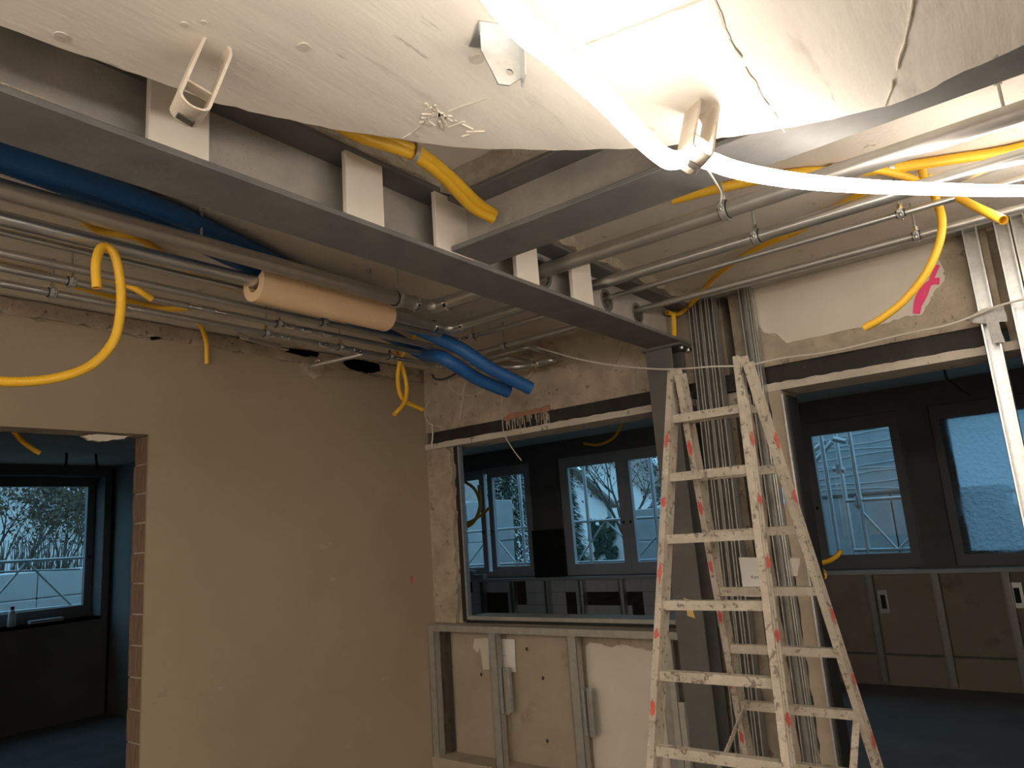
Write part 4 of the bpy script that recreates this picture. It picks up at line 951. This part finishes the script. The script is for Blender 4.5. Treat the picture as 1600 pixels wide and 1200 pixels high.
h2 = HY(742, 790, 30)
house('grey-roofed house in the leftmost back window', (h2.x - 1, 34), 9, 8, HY(742, 800, 30).z, HY(750, 755, 30).z + .5, 'x')
h3 = HX(20, 850, -26)
house('gabled house with white wall seen through the far left window', (-30, h3.y - 1.2), 8, 9.5, HX(110, 850, -26).z, HX(45, 735, -26).z + .8, 'x')
h4 = HY(1010, 760, 75)
house('pale house with steep roof beyond the insulation stack', (h4.x + 3, 80), 9, 8, HY(1000, 790, 75).z, HY(1020, 735, 75).z, 'y')

def woody(mb, p, d, L, r, depth, leaves, spread=.55, split=3):
    n = 4; pts = [Vector(p)]; rad = [r]; dd = Vector(d).normalized()
    for i in range(n):
        dd = (dd + Vector((random.uniform(-.16, .16), random.uniform(-.16, .16), random.uniform(-.08, .12)))).normalized()
        pts.append(pts[-1] + dd * L / n); rad.append(r * (1 - .45 * (i + 1) / n))
    mb.tube(pts, r, 6 if r > .03 else 4, radii=rad)
    if depth == 0: leaves.append(pts[-1]); leaves.append(pts[2]); return
    for k in range(split):
        q = pts[random.choice((2, 3, 4))]; a = random.uniform(0, 2 * math.pi)
        nd = (dd + Vector((math.cos(a), math.sin(a), random.uniform(-.2, .5))) * spread * random.uniform(.7, 1.3)).normalized()
        woody(mb, q, nd, L * random.uniform(.6, .8), rad[3] * .62, depth - 1, leaves, spread, split)
    woody(mb, pts[-1], dd, L * .7, rad[-1] * .85, depth - 1, leaves, spread, split)
def leaf_cloud(pts, n, size, sp):
    mb = MB()
    for k in range(n):
        c = Vector(random.choice(pts)) + Vector((random.gauss(0, sp), random.gauss(0, sp), random.gauss(0, sp)))
        a = Vector((random.uniform(-1, 1), random.uniform(-1, 1), random.uniform(-1, 1))).normalized(); b = a.orthogonal().normalized(); s = size * random.uniform(.6, 1.3)
        mb.add([c - a * s, c + b * s * .45, c + a * s, c - b * s * .45], [(0, 1, 2, 3)])
    return mb
def tree(label, base, h, r, nl, lean=(0, 0, 1), leafsize=.05, depth=4, split=3, spread=.6):
    t = thing('bare_tree', base, label, 'tree'); mb = MB(); lv = []
    woody(mb, base, lean, h, r, depth, lv, spread, split); mb.build('branches', 'bark', t, True)
    if nl: tag(leaf_cloud(lv, nl, leafsize, .12).build('withered_leaves', 'leaf_brown', t), kind='stuff')
    return t
b = HY(978, 815, 15); tree('bare tree with crooked branches in the middle back window', (b.x, 15, gz), 1.5, .10, 700, (-.05, 0, 1), .05, 5, 3, .85)
b = HX(10, 860, -17); tree('bare tree with brown leaves in the far left window', (-17, b.y, gz), 1.6, .13, 1500, (0, .05, 1), .06, 5, 3, .8)
b = HX(75, 860, -19); tree('second leafy bare tree near the house in the far left window', (-19, b.y, gz), 1.5, .08, 1200, (0, 0, 1), .06, 5, 3, .8)
# conifer
def conifer(label, base, h, rad, n):
    t = thing('conifer', base, label, 'conifer'); base = Vector(base)
    MB().tube([base, base + Vector((0, 0, h * .95))], .1, 8, radii=[.14, .03]).build('trunk', 'bark', t)
    mb = MB()
    for k in range(n):
        u = random.random() ** .8; z = h * (1 - u) ; rr = rad * u * (0.55 + .45 * random.random()); a = random.uniform(0, 6.283)
        c = base + Vector((math.cos(a) * rr, math.sin(a) * rr, z + .15)); d = Vector((math.cos(a), math.sin(a), -.6)).normalized(); s = d.cross(Vector((0, 0, 1))).normalized(); L = random.uniform(.06, .16)
        mb.add([c, c + d * L * .5 + s * L * .16, c + d * L, c + d * L * .5 - s * L * .16], [(0, 1, 2, 3)])
    tag(mb.build('needles', 'needle', t), kind='stuff'); return t
b = HY(884, 880, 12); conifer('dark conifer at the left side of the middle back window', (b.x, 12, gz), 4.3, .62, 12000)
b = HY(800, 880, 13.8); conifer('dark conifer filling the top of the left back window', (b.x, 13.8, gz), 6.0, 1.1, 14000)
# ivy wall
b0 = HY(925, 850, 16); b1 = HY(1003, 850, 16)
t = thing('garden_wall', (b0.x, 16, gz), 'white garden wall overgrown with dark ivy leaves', 'wall')
MB().bbox((b0.x, 16, gz), (b1.x + .6, 16.2, HY(950, 818, 16).z), .02).build('wall_body', 'facade', t)
mb = MB()
for k in range(420):
    x = random.uniform(b0.x, b1.x + .5); z = random.uniform(gz, HY(950, 812, 16).z); c = Vector((x, 15.97 - random.random() * .06, z))
    if mnoise.noise((x * 1.3, z * 1.3, 3)) < -.05: continue
    s = random.uniform(.05, .11); mb.add([c + Vector((s * math.cos(a), random.uniform(-.03, .03), s * math.sin(a))) for a in (0, 1.3, 2.6, 3.9, 5.2)], [(0, 1, 2, 3, 4)])
tag(mb.build('ivy_leaves', 'needle', t), kind='stuff')
# shrubs in the left view: upright twigs
for k, (px, lab) in enumerate(((18, 'left thicket of upright twigs outside the far left window'), (62, 'middle thicket of upright twigs outside the far left window'), (108, 'right thicket of upright twigs outside the far left window'))):
    c = HX(px, 880, -14.5); t = thing('twiggy_shrub', (-14.5, c.y, gz), lab, 'shrub'); mb = MB()
    for j in range(130):
        y = c.y + random.gauss(0, .22); x = -14.5 + random.gauss(0, .2); h = random.uniform(1.3, 2.4); lx = random.gauss(0, .12)
        mb.tube([(x, y, gz), (x, y + lx * .4, gz + h * .5), (x + random.gauss(0, .1), y + lx * 1.4, gz + h)], .012, 4, radii=[.016, .011, .004])
    tag(mb.build('twigs', 'bark', t), kind='stuff')
# stacks of insulation
def stack(label, x0, x1, y0, y1, z1, m, rows, wrap=False, cols=1, axis='y'):
    t = thing('insulation_stack', ((x0 + x1) / 2, (y0 + y1) / 2, gz), label, 'insulation stack'); H_ = (z1 - gz) / rows
    for r in range(rows):
        for c in range(cols):
            if axis == 'y': a, b, d, e = x0 + (x1 - x0) * c / cols, x0 + (x1 - x0) * (c + 1) / cols, y0, y1
            else: a, b, d, e = x0, x1, y0 + (y1 - y0) * c / cols, y0 + (y1 - y0) * (c + 1) / cols
            j = random.uniform(-.012, .012)
            MB().bbox((a + .004 + j, d + .004 + j, gz + r * H_), (b - .004 + j, e - .004 + j, gz + (r + 1) * H_ - .006), .012).build('pack', m, t)
    return t
p = HX(60, 892, -10.9)
stack('long pale stack of foam packs outside the far left window', -11.8, -10.9, -2.0, HX(122, 900, -10.9).y + .5, p.z, 'foam_pack', 5, cols=7, axis='x')
q0, q1 = HY(733, 800, 11), HY(757, 800, 11)
stack('grey insulation stack in the leftmost back window', q0.x - .1, q1.x, 11, 11.9, HY(740, 783, 11).z, 'wrap_grey', 3)
stack('pale foam block left of the grey stack in the leftmost window', q0.x - .9, q0.x - .12, 11.0, 11.8, HY(722, 784, 11).z, 'foam_pack', 2)
q0, q1 = HY(990, 800, 10.5), HY(1045, 800, 10.5)
stack('wrapped stack of insulation beside the leaning tube', q0.x, q1.x, 10.5, 11.5, HY(1000, 795, 10.5).z, 'wrap_grey', 4)
q0, q1 = HY(1225, 700, 10.2), HY(1432, 760, 10.2); zz = HY(1330, 775, 10.2).z
big = stack('tall foil-wrapped insulation pallets filling the scaffold window, lower tier', q0.x, q1.x + .9, 10.2, 11.3, zz + .006, 'wrap_grey', 1, cols=2)
big2 = thing('insulation_stack', ((q0.x + q1.x) / 2, 10.8, zz), 'upper tier of foil-wrapped pallets filling the scaffold window', 'insulation stack')
MB().bbox((q0.x - .1, 10.15, zz), (q1.x - .05, 11.3, zz + 1.9), .03).build('pack', 'wrap_grey', big2)
for k in range(16):
    z = zz + .08 + k * .085 + random.uniform(-.02, .02); mb = MB()
    P = [Vector((q0.x - .1 + (q1.x - q0.x + .05) * i / 8, 10.143, z + .03 * math.sin(k * 2.1 + i * .5) + random.uniform(-.008, .008))) for i in range(9)]
    mb.tube(P, .006, 4); mb.build('film_fold', 'wrap_line', big2)
# scaffold
def tubes(name, label, segs, r=.024, m='scaffold'):
    t = thing(name, segs[0][0], label, 'scaffold')
    for nm, a, b, *rr in [(s[2],) + s[:2] + tuple(s[3:]) for s in segs]:
        MB().tube([a, b], rr[0] if rr else r, 10).build(nm, m, t, True)
    return t
YS = 8.5
V_ = lambda px, py, y=YS: HY(px, py, y)
def vert(px, py, y=YS, z1=5): p = HY(px, py, y); return Vector((p.x, y, gz)), Vector((p.x, y, z1))
segs = []
for px, py in ((1296, 770), (1345, 790)): a, b = vert(px, py); segs.append((a, b, 'standard'))
a, b = vert(1318, 760, 8.9); segs.append((a, b, 'standard')); a, b = vert(1275, 770, 9.1); segs.append((a, b, 'standard'))
segs += [(V_(1322, 783), V_(1600, 765), 'guard_rail', .02), (V_(1335, 787), V_(1402, 858), 'brace', .014), (V_(1405, 858), V_(1470, 790), 'brace', .014), (V_(1335, 860), V_(1600, 853), 'toe_rail', .02), (V_(1302, 686), V_(1322, 690), 'coupler', .03), (V_(1302, 733), V_(1320, 735), 'coupler', .03), (V_(1265, 730, 9.1), V_(1300, 690, 9.1), 'stair_brace', .03), (V_(1262, 712, 9.1), V_(1290, 688, 9.1), 'stair_brace', .03), (V_(1240, 770, 9.1), V_(1262, 735, 9.1), 'stair_brace', .03)]
for nm_px in ((1311, 733), (1342, 782)): p = V_(*nm_px); segs.append((p + Vector((0, 0, -.05)), p + Vector((0, 0, .05)), 'coupler', .04))
tubes('scaffold_bay', 'galvanised scaffold uprights, rails and braces outside the right opening window', segs)
segs = []
a, b = vert(918, 800); segs.append((a, b, 'standard')); a, b = vert(1023, 790); segs.append((a, b, 'standard', .03))
segs += [(V_(860, 818), V_(1060, 806), 'guard_rail', .018), (V_(946, 814), V_(905, 875), 'brace', .013), (V_(946, 814), V_(985, 850), 'brace', .013), (V_(860, 880), V_(1060, 874), 'toe_rail', .018), (V_(1000, 868), V_(1050, 810), 'brace', .013)]
tubes('scaffold_bay', 'scaffold rails crossing the middle back window in front of the conifer', segs)
segs = []
a, b = vert(815, 800); segs.append((a, b, 'standard'))
segs += [(V_(700, 834), V_(845, 822), 'guard_rail', .018), (V_(773, 838), V_(807, 880), 'brace', .013), (V_(807, 880), V_(845, 830), 'brace', .013), (V_(733, 880), V_(770, 830), 'brace', .013), (V_(700, 885), V_(845, 879), 'toe_rail', .018)]
tubes('scaffold_bay', 'scaffold rails crossing the leftmost back window', segs)
XSf = -9.55
V2 = lambda px, py: HX(px, py, XSf)
segs = [(V2(-60, 882), V2(150, 870), 'guard_rail', .018), (V2(42, 878), V2(-30, 960), 'brace', .013), (V2(42, 878), V2(114, 948), 'brace', .013), (V2(-60, 964), V2(150, 943), 'toe_rail', .018), (V2(-60, 896), V2(125, 889), 'mid_rail', .012)]
p = V2(140, 860); segs.append((Vector((XSf, p.y, gz)), Vector((XSf, p.y, 4)), 'standard')); p = V2(-60, 860); segs.append((Vector((XSf, p.y, gz)), Vector((XSf, p.y, 4)), 'standard'))
tubes('scaffold_bay', 'scaffold guard rail with V-shaped braces outside the far left window', segs)
